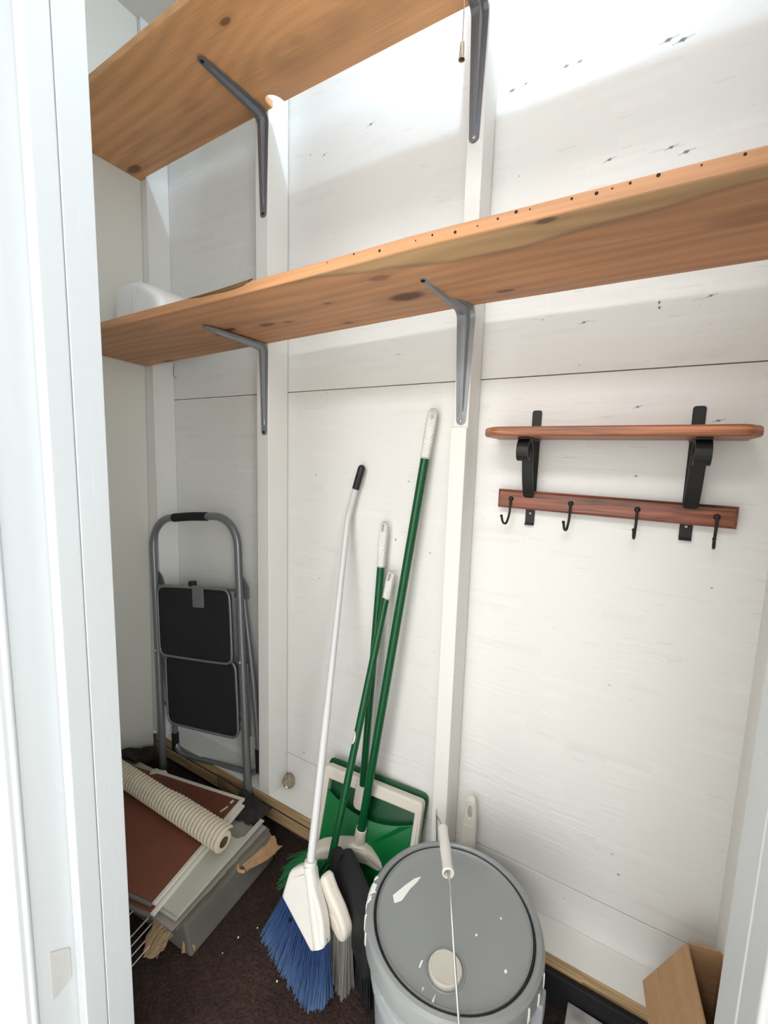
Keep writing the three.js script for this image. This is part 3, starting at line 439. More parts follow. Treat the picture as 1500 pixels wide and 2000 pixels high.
{ // tall green broom, green bristles
  const t = thing('angle_broom', 'tall green-handled broom with the highest white grip and a white head on green bristles', 'broom');
  const S = V(-0.578, 0.15, 0.104), T = V(-0.442, 1.348, 0.026), up = T.clone().sub(S).normalize(), len = T.distanceTo(S); frame(t, S.clone().addScaledVector(up, -0.15), up, V(0.92, 0, -0.38));
  poleThing(t, 0.14, 0.15 + len - 0.122, 0.0115, 0.126, M.greenPole);
  const out = roundPoly([[-0.017, 0.150], [0.017, 0.150], [0.045, 0.138], [0.09, 0.108], [0.103, 0.088], [0.085, 0.082], [0.03, 0.1], [-0.05, 0.1], [-0.105, 0.07], [-0.135, 0.058], [-0.142, 0.08], [-0.10, 0.116], [-0.045, 0.138]], 0.008);
  const hd = slab(out, 0.046, 0.01, 3); hd.translate(0, 0, -0.023);
  const sock = lathe([[0.0122, 0.12], [0.0165, 0.12], [0.0172, 0.15], [0.0158, 0.185], [0.0152, 0.19], [0.0122, 0.19], [0.0122, 0.15]], 28);
  part('head', join(hd, sock, slab(roundPoly([[-0.036, 0.118], [0.036, 0.118], [0.028, 0.142], [-0.028, 0.142]], 0.008), 0.054, 0.006).translate(0, 0, -0.027)), M.creamPlastic, t);
  const R = rng(15), L = [];
  for (let i = 0; i < 1000; i++) { const s = R(), x = lerp(-0.132, 0.092, s), y = 0.064 + 0.034 * (1 - Math.pow((x + 0.01) / 0.13, 2)), k = 1 - 0.12 * R(); const ex = lerp(-0.205, 0.10, s), ey = 0.008 + 0.004 * R() + 0.014 * smooth(0, 0.12, -x); L.push([V(x, y + 0.01, (R() - 0.5) * 0.034), V(lerp(x, ex, k) + (R() - 0.5) * 0.012, lerp(y, ey, k), lerp((R() - 0.5) * 0.05 + 0.004, lerp(-0.02, 0.088, R()), smooth(-0.02, 0.12, -x))), V(0, 0, (R() - 0.5) * 0.004)]); }
  const b = part('bristles', strands(L, 0.0008), M.greenBristle, t); b.userData.kind = 'stuff';
}
{ // green lobby dustpan
  const t = thing('dustpan', 'upright green dustpan with a white rim and a long green handle, standing behind the brooms', 'dustpan');
  frame(t, V(-0.571, 0.004, 0.139), V(0, 0.965, -0.26), V(0.995, 0, -0.10));
  const W = 0.157, Hh = 0.305;
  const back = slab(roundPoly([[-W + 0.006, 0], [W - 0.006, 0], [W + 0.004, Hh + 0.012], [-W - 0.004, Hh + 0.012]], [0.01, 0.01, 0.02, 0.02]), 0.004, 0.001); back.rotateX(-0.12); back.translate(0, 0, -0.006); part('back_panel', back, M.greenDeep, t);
  const rim = slab([...roundPoly([[-W, 0.03], [-W, Hh], [W, Hh], [W, 0.03]], [0.001, 0.014, 0.014, 0.001]), [W - 0.021, 0.03], [W - 0.021, Hh - 0.034], [-W + 0.021, Hh - 0.034], [-W + 0.021, 0.03]].reverse(), 0.03, 0.005, 3); rim.translate(0, 0, -0.032); part('rim', rim, M.creamPlastic, t);
  const arc = [[-W + 0.015, 0.0], [W - 0.015, 0.0], [W - 0.015, Hh - 0.062]]; for (let i = 1; i < 20; i++) { const u = 1 - 2 * i / 20; arc.push([u * (W - 0.015), Hh - 0.062 - 0.034 * (1 - u * u)]); } arc.push([-W + 0.015, Hh - 0.062]);
  const sc = slab(arc, 0.006, 0.002), q = sc.attributes.position; for (let i = 0; i < q.count; i++) { const u = q.getX(i) / W; q.setZ(i, q.getZ(i) - 0.014 + 0.012 * (1 - u * u) - 0.004 * q.getY(i) / Hh); } sc.computeVertexNormals(); part('scoop', toCreasedNormals(sc, 0.6), M.greenPlastic, t);
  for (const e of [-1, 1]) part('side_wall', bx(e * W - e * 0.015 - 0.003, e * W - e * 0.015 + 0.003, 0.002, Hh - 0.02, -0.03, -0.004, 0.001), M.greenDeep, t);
  const so = join(slab(roundPoly([[-0.046, 0.222], [-0.006, 0.222], [-0.006, 0.308], [-0.046, 0.308]], 0.018, 6), 0.018, 0.005, 3).translate(0, 0, -0.016), rod([-0.026, 0.24, -0.012], [-0.025, 0.325, -0.015], 0.0175, 0.015)); part('handle_socket', so, M.creamPlastic, t);
  const a = V(-0.597, 0.285, 0.062), b = V(-0.576, 0.93, 0.032), d = b.clone().sub(a).normalize();
  partW('pole', rod(a, b, 0.0105), M.greenPole, t);
  const g = grip(0.126, 0.0118); g.applyQuaternion(new THREE.Quaternion().setFromUnitVectors(V(0, 1, 0), d)); g.translate(b.x, b.y - 0.004, b.z); partW('grip', g, M.knurl, t);
}
{ // green broom with the black head
  const t = thing('floor_brush', 'green-handled broom with a black head and oval red and white label', 'broom');
  t.position.set(-0.492, 0, 0.266); t.rotation.y = -0.607;
  const A = V(-0.597, 0.168, 0.213), B = V(-0.548, 0.848, 0.048), d = B.clone().sub(A).normalize(), q = new THREE.Quaternion().setFromUnitVectors(V(0, 1, 0), d);
  partW('pole', rod(A, B, 0.0098), M.greenPole, t);
  const g = grip(0.078, 0.0112); g.applyQuaternion(q); g.translate(B.x, B.y - 0.004, B.z); partW('grip', g, M.knurl, t);
  const c = document.createElement('canvas'); c.width = 128; c.height = 256; const x = c.getContext('2d');
  x.fillStyle = '#08512c'; x.fillRect(0, 0, 128, 256); x.fillStyle = '#f3efe8'; x.beginPath(); x.ellipse(64, 128, 58, 122, 0, 0, 7); x.fill(); x.save(); x.translate(64, 128); x.rotate(-Math.PI / 2); x.fillStyle = '#b5222c'; x.font = 'bold 54px sans-serif'; x.textAlign = 'center'; x.textBaseline = 'middle'; x.fillText('Libman', 0, 2, 190); x.restore();
  const lt = new THREE.CanvasTexture(c); lt.colorSpace = THREE.SRGBColorSpace;
  const lg = plain(new THREE.CylinderGeometry(0.0102, 0.0102, 0.036, 20, 1, true, -0.75 - 0.55, 1.5)); lg.applyQuaternion(q); const lp = A.clone().lerp(B, 0.465); lg.translate(lp.x, lp.y, lp.z); partW('label', lg, std(0xffffff, 0.35, { map: lt }), t, 'white oval label with red lettering');
  const prof = roundPoly([[-0.036, 0.098], [0.036, 0.098], [0.034, 0.15], [0.024, 0.196], [-0.024, 0.196], [-0.034, 0.15]], [0.004, 0.004, 0.02, 0.016, 0.016, 0.02], 5);
  const hd = slab(prof, 0.235, 0.012, 4); hd.rotateY(Math.PI / 2); hd.translate(-0.118, 0, -0.018);
  part('head', join(toCreasedNormals(hd, 0.5), rod([-0.098, 0.17, 0.008], [-0.1, 0.212, 0.003], 0.017, 0.0145)), std(0x1b1c1e, 0.6), t);
  const R = rng(33), L = []; for (let i = 0; i < 900; i++) { const u = lerp(-0.11, 0.11, R()), v = (R() - 0.5) * 0.052 - 0.018; L.push([V(u, 0.104, v), V(u * 1.06 + (R() - 0.5) * 0.01, 0.002 + 0.006 * R(), v * 1.35), V(0, 0, 0)]); }
  const b = part('bristles', strands(L, 0.0009, 1), M.darkBristle, t); b.userData.kind = 'stuff';
}
{ // hand brush leaning on the black head
  const t = thing('hand_brush', 'small cream-backed hand brush with straight grey bristles beside the blue broom', 'brush', [-0.51, 0, 0.3]);
  const out = [[-0.568, 0.209], [-0.555, 0.236], [-0.541, 0.238], [-0.521, 0.213], [-0.49, 0.19], [-0.469, 0.163], [-0.466, 0.148], [-0.471, 0.126], [-0.486, 0.116], [-0.517, 0.128], [-0.547, 0.14], [-0.560, 0.179]];
  const g = slab(roundPoly(out, 0.012, 3), 0.03, 0.009, 3); g.translate(0, 0, 0.288); const bd = partW('block', g, M.creamPlastic, t);
  const gr = slab(roundPoly([[-0.533, 0.165], [-0.50, 0.168], [-0.483, 0.15], [-0.487, 0.13], [-0.52, 0.142]], 0.012), 0.004, 0.0018); gr.translate(0, 0, 0.3155); partW('thumb_pad', gr, std(0xddd3c4, 0.5), bd);
  const R = rng(44), L = []; for (let i = 0; i < 520; i++) { const s = R(), v = R() - 0.5; const a = [lerp(-0.538, -0.470, s), lerp(0.146, 0.135, s)], k = 1 - 0.05 * R(); L.push([V(a[0], a[1], 0.301 + v * 0.022), V(lerp(-0.518, -0.452, s) + (R() - 0.5) * 0.006, lerp(0.012, 0.003, s) + 0.004 * (1 - k) * 20, 0.312 + v * 0.04), V(-0.002, 0, 0)]); }
  const b = partW('bristles', strands(L, 0.00085), M.greyBristle, t); b.userData.kind = 'stuff'; t.rotation.y = -0.25;
}
// ------------------------------------------------------------------ the pail
{
  const t = thing('lidded_pail', 'large grey plastic pail with a grey lid, white spout cap and white handle grip', 'bucket', [-0.222, 0, 0.335]);
  const wall = lathe([[0, 0], [0.128, 0], [0.132, 0.004], [0.134, 0.02], [0.147, 0.255], [0.152, 0.256], [0.153, 0.262], [0.152, 0.268], [0.148, 0.270], [0.149, 0.288], [0.155, 0.289], [0.156, 0.296], [0.154, 0.301], [0.150, 0.303], [0.151, 0.325], [0.156, 0.326], [0.157, 0.335], [0.148, 0.337], [0.1, 0.336], [0, 0.336]], 72); part('pail_body', toCreasedNormals(wall, 0.6), M.pail, t);
  const lid = lathe([[0, 0.3605], [0.06, 0.3605], [0.12, 0.361], [0.136, 0.3615], [0.1405, 0.364], [0.1425, 0.3685], [0.1435, 0.3685], [0.1445, 0.364], [0.1485, 0.364], [0.1495, 0.3695], [0.152, 0.372], [0.158, 0.3705], [0.1635, 0.365], [0.165, 0.356], [0.1655, 0.332], [0.164, 0.33], [0.161, 0.332], [0.158, 0.345], [0, 0.345]], 80); const L = part('lid', toCreasedNormals(lid, 0.5), M.lid, t);
  const gk = new THREE.TorusGeometry(0.1464, 0.0024, 8, 90); gk.rotateX(Math.PI / 2); gk.translate(0, 0.3648, 0); part('gasket', gk, M.gasket, L, 'black sealing ring');
  const cap = lathe([[0, 0.3655], [0.022, 0.366], [0.0245, 0.3672], [0.0275, 0.3672], [0.0285, 0.365], [0.0285, 0.360]], 40); cap.translate(0.019, 0, 0.084); part('spout_cap', cap, std(0xc6c2b7, 0.55), L, 'round cream spout cap');
  const sr = new THREE.TorusGeometry(0.033, 0.0018, 8, 48); sr.rotateX(Math.PI / 2); sr.translate(0.019, 0.361, 0.084); part('spout_ring', sr, M.lid, L);
  // white patches on the lid, the small ones paint, each a thin skin
  const splat = (pts, y, tilt) => { const g = slab(roundPoly(pts.map(([a, b]) => [a, -b]), 0.002, 3), 0.0012, 0.0004, 1); g.rotateX(-Math.PI / 2); g.translate(0, y, 0); return g; };
  const sm = [splat([[-0.118, 0.02], [-0.108, 0.032], [-0.098, 0.02], [-0.094, -0.01], [-0.088, -0.03], [-0.086, -0.045], [-0.096, -0.034], [-0.106, -0.012]], 0.3608), splat([[0.018, 0.122], [0.0205, 0.137], [0.0165, 0.137]], 0.3612), splat([[0.107, 0.028], [0.111, 0.031], [0.109, 0.036], [0.105, 0.034]], 0.3606), splat([[0.046, 0.0], [0.05, 0.002], [0.048, 0.006], [0.045, 0.005]], 0.3606), splat([[0.076, -0.052], [0.081, -0.05], [0.078, -0.046]], 0.3606), splat([[-0.022, 0.092], [-0.019, 0.09], [-0.019, 0.104], [-0.0215, 0.104]], 0.3606), splat([[-0.004, 0.126], [-0.001, 0.125], [-0.002, 0.133]], 0.361)];
  for (const g of sm) part('lid_patch', g, M.paintDrip, L, 'thin white patch on the lid');
  const skirt = [[0.1515, 0.3722], [0.158, 0.3709], [0.1637, 0.3655], [0.1652, 0.356], [0.1657, 0.333], [0.158, 0.326], [0.1525, 0.30], [0.1495, 0.27], [0.145, 0.2]], onSkirt = (d) => { for (let i = 1; i < skirt.length; i++) { const [a, b] = [skirt[i - 1], skirt[i]], l = Math.hypot(b[0] - a[0], b[1] - a[1]); if (d <= l || i === skirt.length - 1) { const t = d / l; return [lerp(a[0], b[0], t), lerp(a[1], b[1], t)]; } d -= l; } };
  const R = rng(9), drips = []; // runs of white paint over the lid's edge and down the side
  for (const [deg, w, from, l] of [[176, 0.010, 0.006, 0.03], [167, 0.034, 0.0, 0.034], [160, 0.02, 0.004, 0.05], [150, 0.010, 0.012, 0.085], [141, 0.006, 0.02, 0.05], [126, 0.007, 0.05, 0.04], [118, 0.005, 0.055, 0.03], [22, 0.008, 0.02, 0.05], [10, 0.012, 0.025, 0.08], [0, 0.007, 0.02, 0.05]]) {
    const N = 14, K = 6, pos = [], wob = Array.from({ length: N + 1 }, (_, i) => (0.55 + 0.45 * R()) * Math.pow(Math.sin(Math.PI * clamp(0.06 + 0.9 * i / N)), 0.5) * (1 - 0.5 * i / N));
    const P = (i, k, out) => { const [rr, y] = onSkirt(from + l * i / N), a = deg * Math.PI / 180 + (k / K - 0.5) * w * wob[i] / rr, r2 = rr + (out ? 0.0012 : -0.002); return [r2 * Math.cos(a), y + (out ? 0.0012 : -0.001), r2 * Math.sin(a)]; };
    for (let i = 0; i < N; i++) for (let k = 0; k < K; k++) { const a = P(i, k, 1), b = P(i, k + 1, 1), c = P(i + 1, k + 1, 1), d = P(i + 1, k, 1); pos.push(...a, ...b, ...c, ...a, ...c, ...d); if (k === 0) { const e = P(i, 0, 0), f = P(i + 1, 0, 0); pos.push(...a, ...d, ...f, ...a, ...f, ...e); } if (k === K - 1) { const e = P(i, K, 0), f = P(i + 1, K, 0); pos.push(...b, ...e, ...f, ...b, ...f, ...c); } }
    const g = new THREE.BufferGeometry(); g.setAttribute('position', new THREE.Float32BufferAttribute(pos, 3)); g.computeVertexNormals(); drips.push(toCreasedNormals(mergeVertices(g), 0.8));
  }
  for (const g of drips) part('paint_run', g, M.paintDrip, t, 'white paint run over the rim');
  // bail: ears, wire, grip
  const E1 = V(-0.31, 0.30, 0.19), E2 = V(-0.134, 0.30, 0.48), top = V(-0.243, 0.5, 0.336), ax = E2.clone().sub(E1).normalize();
  for (const e of [E1, E2]) { const g = new THREE.CylinderGeometry(0.017, 0.019, 0.02, 20); g.applyQuaternion(new THREE.Quaternion().setFromUnitVectors(V(0, 1, 0), ax.clone().multiplyScalar(e === E1 ? -1 : 1))); g.translate(e.x, e.y, e.z); partW('ear', g, M.pail, t); }
  const ear = slab(roundPoly([[-0.02, -0.03], [0.016, -0.034], [0.02, 0.0], [0.012, 0.02], [-0.02, 0.02]], 0.006), 0.022, 0.003); ear.rotateY(Math.PI / 2); ear.translate(0.147, 0.285, -0.01); part('side_lug', ear, M.pail, t);
  const g0 = V(-0.266, 0.498, 0.293), g1 = V(-0.22, 0.5, 0.380);
  const wire = tube([E1.clone().addScaledVector(ax, -0.014), E1.clone().add(V(-0.008, 0.06, -0.006)), E1.clone().add(V(-0.002, 0.15, 0.02)), V(-0.29, 0.488, 0.262), g0, g1, V(-0.2, 0.492, 0.418), V(-0.166, 0.43, 0.475), V(-0.142, 0.35, 0.5), E2.clone().addScaledVector(ax, 0.014)], 0.0021, 90, 8); partW('bail', wire, M.wire, t);
  const gd = g1.clone().sub(g0), gl = gd.length(), gg = lathe([[0.0028, 0], [0.009, 0], [0.0102, 0.004], [0.0092, 0.012], [0.0098, gl * 0.45], [0.0106, gl * 0.5], [0.0098, gl * 0.55], [0.0092, gl - 0.012], [0.0108, gl - 0.003], [0.0104, gl], [0.0065, gl], [0.006, gl - 0.01], [0.0028, gl - 0.01], [0.0028, 0]], 24);
  gg.applyQuaternion(new THREE.Quaternion().setFromUnitVectors(V(0, 1, 0), gd.clone().normalize())); gg.translate(g0.x, g0.y, g0.z); partW('handle_grip', gg, M.whitePlastic, t);
}
{ // flat white handle behind the pail
  const t = thing('brush_handle', 'flat cream plastic handle with a hanging hole leaning on the wall behind the pail', 'handle', [-0.287, 0.115, 0.05]);
  const g = slab([...roundPoly([[-0.0165, 0], [0.0165, 0], [0.0195, 0.12], [0.0185, 0.20], [0.010, 0.252], [-0.010, 0.252], [-0.0185, 0.20], [-0.0195, 0.12]], [0.004, 0.004, 0.03, 0.03, 0.009, 0.009, 0.03, 0.03], 5)], 0.011, 0.003, 2, [ring(0, 0.212, 0.0058, 0.0165, 20)]);
  const rib = tube([[-0.0155, 0.01, 0.0115], [-0.0175, 0.12, 0.0115], [-0.0165, 0.19, 0.0115], [-0.009, 0.235, 0.0115], [0, 0.2425, 0.0115], [0.009, 0.235, 0.0115], [0.0165, 0.19, 0.0115], [0.0175, 0.12, 0.0115], [0.0155, 0.01, 0.0115]], 0.0018, 60, 6);
  const bar = bx(-0.0165, 0.0165, 0.174, 0.177, 0.009, 0.0125, 0.001); for (const q of [g, rib, bar]) { q.rotateX(-0.10); }
  part('handle_body', join(g, rib), M.creamPlastic, t); part('cross_rib', bar, M.creamPlastic, t);
}
{ // pipe cap on the ledge
  const t = thing('pipe_cap', 'small round metal cap lying on the white ledge beside the left stud', 'cap', [-0.912, 0.11, 0.019]);
  const g = lathe([[0, 0.004], [0.012, 0.0042], [0.0135, 0.002], [0.0148, 0], [0.0158, 0.002], [0.0158, 0.016], [0.0145, 0.018], [0.0135, 0.026], [0.006, 0.029], [0, 0.029]], 32); g.rotateX(-Math.PI / 2); g.rotateY(0.5); g.scale(1.22, 1.22, 1.1); g.translate(0, 0.0193, 0.012);
  part('cap_body', g, M.chrome, t);
}
// ------------------------------------------------------------------ the stack at the lower left
{
  const inStack = (name, label, cat, x, y, z, turn) => { const t = thing(name, label, cat, [x, y, z]); t.rotation.y = turn; return t; };
  const c = inStack('flat_carton', 'low dark grey carton at the bottom of the stack of boards', 'box', -0.862, 0, 0.165, 0.06);
  part('carton_side', (() => { const g = bx(-0.66, 0.0, 0.002, 0.0835, 0, 0.30, 0.006); const p = g.attributes.position; for (let i = 0; i < p.count; i++) { const s = 1 - p.getY(i) / 0.0835; if (p.getX(i) > -0.3) p.setX(i, p.getX(i) + 0.018 * s + 0.003 * Math.sin(p.getZ(i) * 31)); } g.computeVertexNormals(); return g; })(), M.greyCarton, c);
  const wavy = (y, dx, l, dz, seed) => { const g = bx(-0.6, dx, y, y + 0.0045, dz, l, 0.001), q = new THREE.BufferGeometry(); const N = 40, pos = [], P = (i, k) => { const z = lerp(dz, l, i / N), x = dx + 0.006 * (fbm(z * 40, seed, seed, 3) - 0.45), yy = y + 0.004 * (fbm(z * 14, seed, seed + 5, 2) - 0.45); return k === 0 ? [-0.5, y, z] : k === 1 ? [x, yy, z] : k === 2 ? [x, yy + 0.0045, z] : [-0.5, y + 0.0045, z]; }; const quad = (a, b, c2, d) => pos.push(...a, ...b, ...c2, ...a, ...c2, ...d); for (let i = 0; i < N; i++) for (let k = 0; k < 3; k++) quad(P(i, k), P(i, k + 1), P(i + 1, k + 1), P(i + 1, k)); quad(P(N, 0), P(N, 1), P(N, 2), P(N, 3)); quad(P(0, 3), P(0, 2), P(0, 1), P(0, 0)); q.setAttribute('position', new THREE.Float32BufferAttribute(pos, 3)); q.computeVertexNormals(); return boxUV(q); };
  part('carton_flap', wavy(0.0845, -0.006, 0.318, -0.004, 3), M.greyCarton, c); part('carton_flap', wavy(0.0915, -0.012, 0.328, 0.0, 8), std(0x99938a, 0.9), c);
  const tear = slab([[0, 0], [0.016, 0.004], [0.03, 0.0], [0.034, 0.018], [0.022, 0.03], [0.012, 0.022], [0.004, 0.034]].map(([x, y]) => [x, y]), 0.003, 0.0008); tear.rotateY(0.5); tear.translate(-0.012, 0.004, 0.302); part('torn_corner', tear, M.cardEdge, c);
  const b1 = inStack('pale_board', 'pale grey board with a notched corner, lying flat on the dark carton', 'board', -0.884, 0.099, 0.166, 0.095);
  const o1 = [[-0.63, 0], [-0.105, 0], [-0.105, -0.07], [-0.092, -0.085], [-0.028, -0.085], [-0.014, -0.07], [-0.014, 0], [0, 0], [0, -0.31], [-0.63, -0.31]];
  const lay = (pts, th, bev = 0.001) => { const g = slab(pts.slice().reverse(), th, bev, 1); g.rotateX(-Math.PI / 2); return boxUV(g); };
  part('board', lay(o1, 0.0065), M.paleBoard, b1);
  const b2 = inStack('pale_board', 'lower of two pale grey boards, its layered edge showing under the notched one', 'board', -0.887, 0.0985 - 0.0, 0.166, 0.095);
  b2.position.y = 0.0985; b1.position.y = 0.1075; part('board', lay(o1.map(([x, z]) => [x - 0.003, z - 0.004]), 0.008), M.paleBoard, b2); 
  const mk = (y, dx, dz, label) => {
    const t = inStack('brown_panel', label, 'panel', -0.983 + dx, y, 0.152 + dz, 0.203);
    part('panel_face', lay([[-0.535, -0.011], [-0.011, -0.011], [-0.011, -0.347], [-0.535, -0.347]], 0.0075), M.brownBoard, t);
    part('edge_strip', lay([[-0.011, 0], [0, 0], [0, -0.349], [-0.010, -0.349]], 0.009), M.edging, t);
    const torn = [[-0.011, 0], [-0.011, -0.0105], [-0.30, -0.0105], [-0.345, -0.013], [-0.362, -0.026], [-0.372, -0.012], [-0.366, 0.006], [-0.34, 0.004], [-0.325, 0.009], [-0.31, 0]]; part('edge_strip', lay(torn.slice().reverse(), 0.009), M.edging, t);
    part('edge_strip', lay([[-0.535, -0.3475], [-0.010, -0.3475], [-0.010, -0.356], [-0.535, -0.356]], 0.007), M.greyCarton, t);
    return t;
  };
  mk(0.1145, 0.012, 0.012, 'lower of two brown panels, only its white edge showing past the top one');
  const top = mk(0.1240, 0, 0, 'brown panel with white edge strips lying on top of the stack');
  const fl = [[-0.024, -0.022], [-0.03, -0.018], [-0.034, -0.03], [-0.026, -0.034]], fl2 = [[-0.026, -0.048], [-0.03, -0.044], [-0.04, -0.07], [-0.034, -0.073]];
  const f = join(lay(fl.slice().reverse(), 0.0012, 0.0003), lay(fl2.slice().reverse(), 0.0012, 0.0003)); f.translate(0, 0.0076, 0); part('glue_flake', f, M.edging, top);
  // rolled ribbed mat
  const r = thing('rolled_mat', 'cream ribbed mat rolled into a tube on top of the brown panel', 'mat', [-0.885, 0.133, 0.314]); r.rotation.y = 0.012;
  const n = 46, len = 0.63, prof = [[0.0145, 0.0]]; for (let i = 0; i <= n * 6; i++) { const x = len * i / (n * 6); prof.push([0.0250 + 0.0034 * Math.abs(Math.sin(Math.PI * i / 6)) - (i === 0 ? 0.001 : 0), x]); } prof.push([0.0145, len]); prof.push([0.0145, 0.0]);
  const rg = lathe(prof, 40); rg.rotateZ(Math.PI / 2); rg.translate(0, 0.0285, 0); part('roll', rg, M.matRoll, r); part('hole_shade_core', (() => { const g = lathe([[0.0128, 0.0006], [0.0142, 0.0006], [0.0142, 0.3], [0.0001, 0.3], [0.0001, 0.02], [0.0128, 0.02], [0.0128, 0.0006]], 28); g.rotateZ(Math.PI / 2); g.translate(0, 0.0285, 0); return g; })(), std(0x5e4d38, 0.95), r, 'brown core standing for the shade in the hollow end of the roll');  // dark core added to give the hollow of the roll its shade
  const W2 = 46 * 4, pos = []; const fp = (i, j) => { const x = -len * i / W2, a = j / 10, wav = 0.0022 * Math.abs(Math.sin(Math.PI * i / 4)), ed = 1 - 0.25 * smooth(0.3, 0.45, i / W2) ; const w = lerp(2.35, 0.75, a * ed); return [x + 0.003, 0.0285 + (0.0288 + wav + 0.008 * a) * Math.sin(w), -(0.0288 + wav + 0.012 * a) * Math.cos(w) * 1]; };
  const quad = (a, b, c2, d) => pos.push(...a, ...b, ...c2, ...a, ...c2, ...d);
  for (let i = 0; i < W2; i++) for (let j = 0; j < 10; j++) { quad(fp(i, j), fp(i + 1, j), fp(i + 1, j + 1), fp(i, j + 1)); const o = (p) => [p[0], p[1] - 0.002, p[2] + 0.0014]; quad(o(fp(i, j + 1)), o(fp(i + 1, j + 1)), o(fp(i + 1, j)), o(fp(i, j))); if (j === 9) quad(fp(i, 10), fp(i + 1, 10), o(fp(i + 1, 10)), o(fp(i, 10))); }
  const fg = new THREE.BufferGeometry(); fg.setAttribute('position', new THREE.Float32BufferAttribute(pos, 3)); fg.computeVertexNormals(); part('loose_edge', plain(fg), M.matRoll, r);
}
{ // torn scraps and the wire rack
  const scrap = (name, label, cat, corners, th, m, seed, at) => { // a torn sheet over four corners, bent a little
    const t = thing(name, label, cat, at), N = 14, R = rng(seed), P = (u, v, s) => { const a = corners[0].clone().lerp(corners[1], u), b = corners[3].clone().lerp(corners[2], u), p = a.lerp(b, v); const j = 0.006 * (fbm(u * 7, v * 7, seed, 3) - 0.45); p.y += j * 1.6; const e = Math.max(Math.abs(u - 0.5), Math.abs(v - 0.5)) * 2; if (e > 0.99) { p.x += 0.012 * (noise(u * 9 + seed, v * 9, seed) - 0.5); p.z += 0.012 * (noise(u * 9, v * 9 + seed, seed + 1) - 0.5); } p.y += s * th; return p.toArray(); };
    const pos = [], quad = (a, b, c, d) => pos.push(...a, ...b, ...c, ...a, ...c, ...d);
    for (let i = 0; i < N; i++) for (let j = 0; j < N; j++) { const [a, b, c, d] = [i / N, (i + 1) / N, j / N, (j + 1) / N]; quad(P(a, d, 1), P(b, d, 1), P(b, c, 1), P(a, c, 1)); quad(P(a, c, 0), P(b, c, 0), P(b, d, 0), P(a, d, 0)); if (j === 0) quad(P(a, 0, 1), P(b, 0, 1), P(b, 0, 0), P(a, 0, 0)); if (j === N - 1) quad(P(a, 1, 0), P(b, 1, 0), P(b, 1, 1), P(a, 1, 1)); if (i === 0) quad(P(0, c, 0), P(0, d, 0), P(0, d, 1), P(0, c, 1)); if (i === N - 1) quad(P(1, c, 1), P(1, d, 1), P(1, d, 0), P(1, c, 0)); }
    const g = new THREE.BufferGeometry(); g.setAttribute('position', new THREE.Float32BufferAttribute(pos, 3)); g.computeVertexNormals(); partAt('sheet', boxUV(g), m, t); return t;
  };
  const s1 = scrap('cardboard_scrap', 'torn tan cardboard scrap poking out beside the pale boards', 'cardboard', [V(-0.872, 0.078, 0.275), V(-0.833, 0.072, 0.287), V(-0.818, 0.048, 0.16), V(-0.892, 0.062, 0.145)], 0.004, M.cardboard, 12, [-0.85, 0.05, 0.21]);
  partAt('torn_lip', tube([[-0.873, 0.083, 0.272], [-0.862, 0.0805, 0.288], [-0.846, 0.0795, 0.296], [-0.833, 0.077, 0.288]], 0.0045, 16, 8), M.cardboard, s1);
  scrap('cardboard_scrap', 'tan cardboard flap lying on the carpet in front of the stack', 'cardboard', [V(-0.975, 0.05, 0.452), V(-0.89, 0.042, 0.448), V(-0.895, 0.004, 0.505), V(-0.93, 0.003, 0.52)], 0.004, M.cardEdge, 23, [-0.93, 0.003, 0.48]);
  const t = thing('wire_rack', 'thin pale wire rack lying on the carpet under the front of the stack', 'rack', [-1.0, 0, 0.52]);
  for (const [x, y] of [[-1.022, 0.04], [-0.985, 0.022], [-0.968, 0.018], [-0.951, 0.014], [-0.934, 0.010]]) partAt('wire', rod([x - 0.0, y + 0.008, 0.44], [x + 0.012, y - 0.004 < 0.003 ? 0.003 : y - 0.004, 0.60], 0.0016, 0.0016, 8), M.edging, t);
  partAt('cross_wire', rod([-1.05, 0.046, 0.447], [-0.93, 0.012, 0.447], 0.002, 0.002, 8), M.edging, t); partAt('cross_wire', rod([-1.05, 0.034, 0.59], [-0.915, 0.006, 0.592], 0.002, 0.002, 8), M.edging, t);
  const d = scrap('carpet_scrap', 'dark crumpled scrap of carpet backing against the foot of the left wall', 'carpet scrap', [V(-1.545, 0.135, 0.27), V(-1.44, 0.13, 0.245), V(-1.452, 0.07, 0.165), V(-1.545, 0.055, 0.10)], 0.012, M.debris, 31, [-1.47, 0.05, 0.19]);
  scrap('dark_slab', 'dark grey scrap board lying in the notch of the pale board below the ladder foot', 'board', [V(-1.04, 0.112, 0.115), V(-0.905, 0.1, 0.115), V(-0.905, 0.1, 0.185), V(-1.0, 0.1, 0.21)], 0.006, M.debris, 37, [-0.97, 0.1, 0.15]);
}
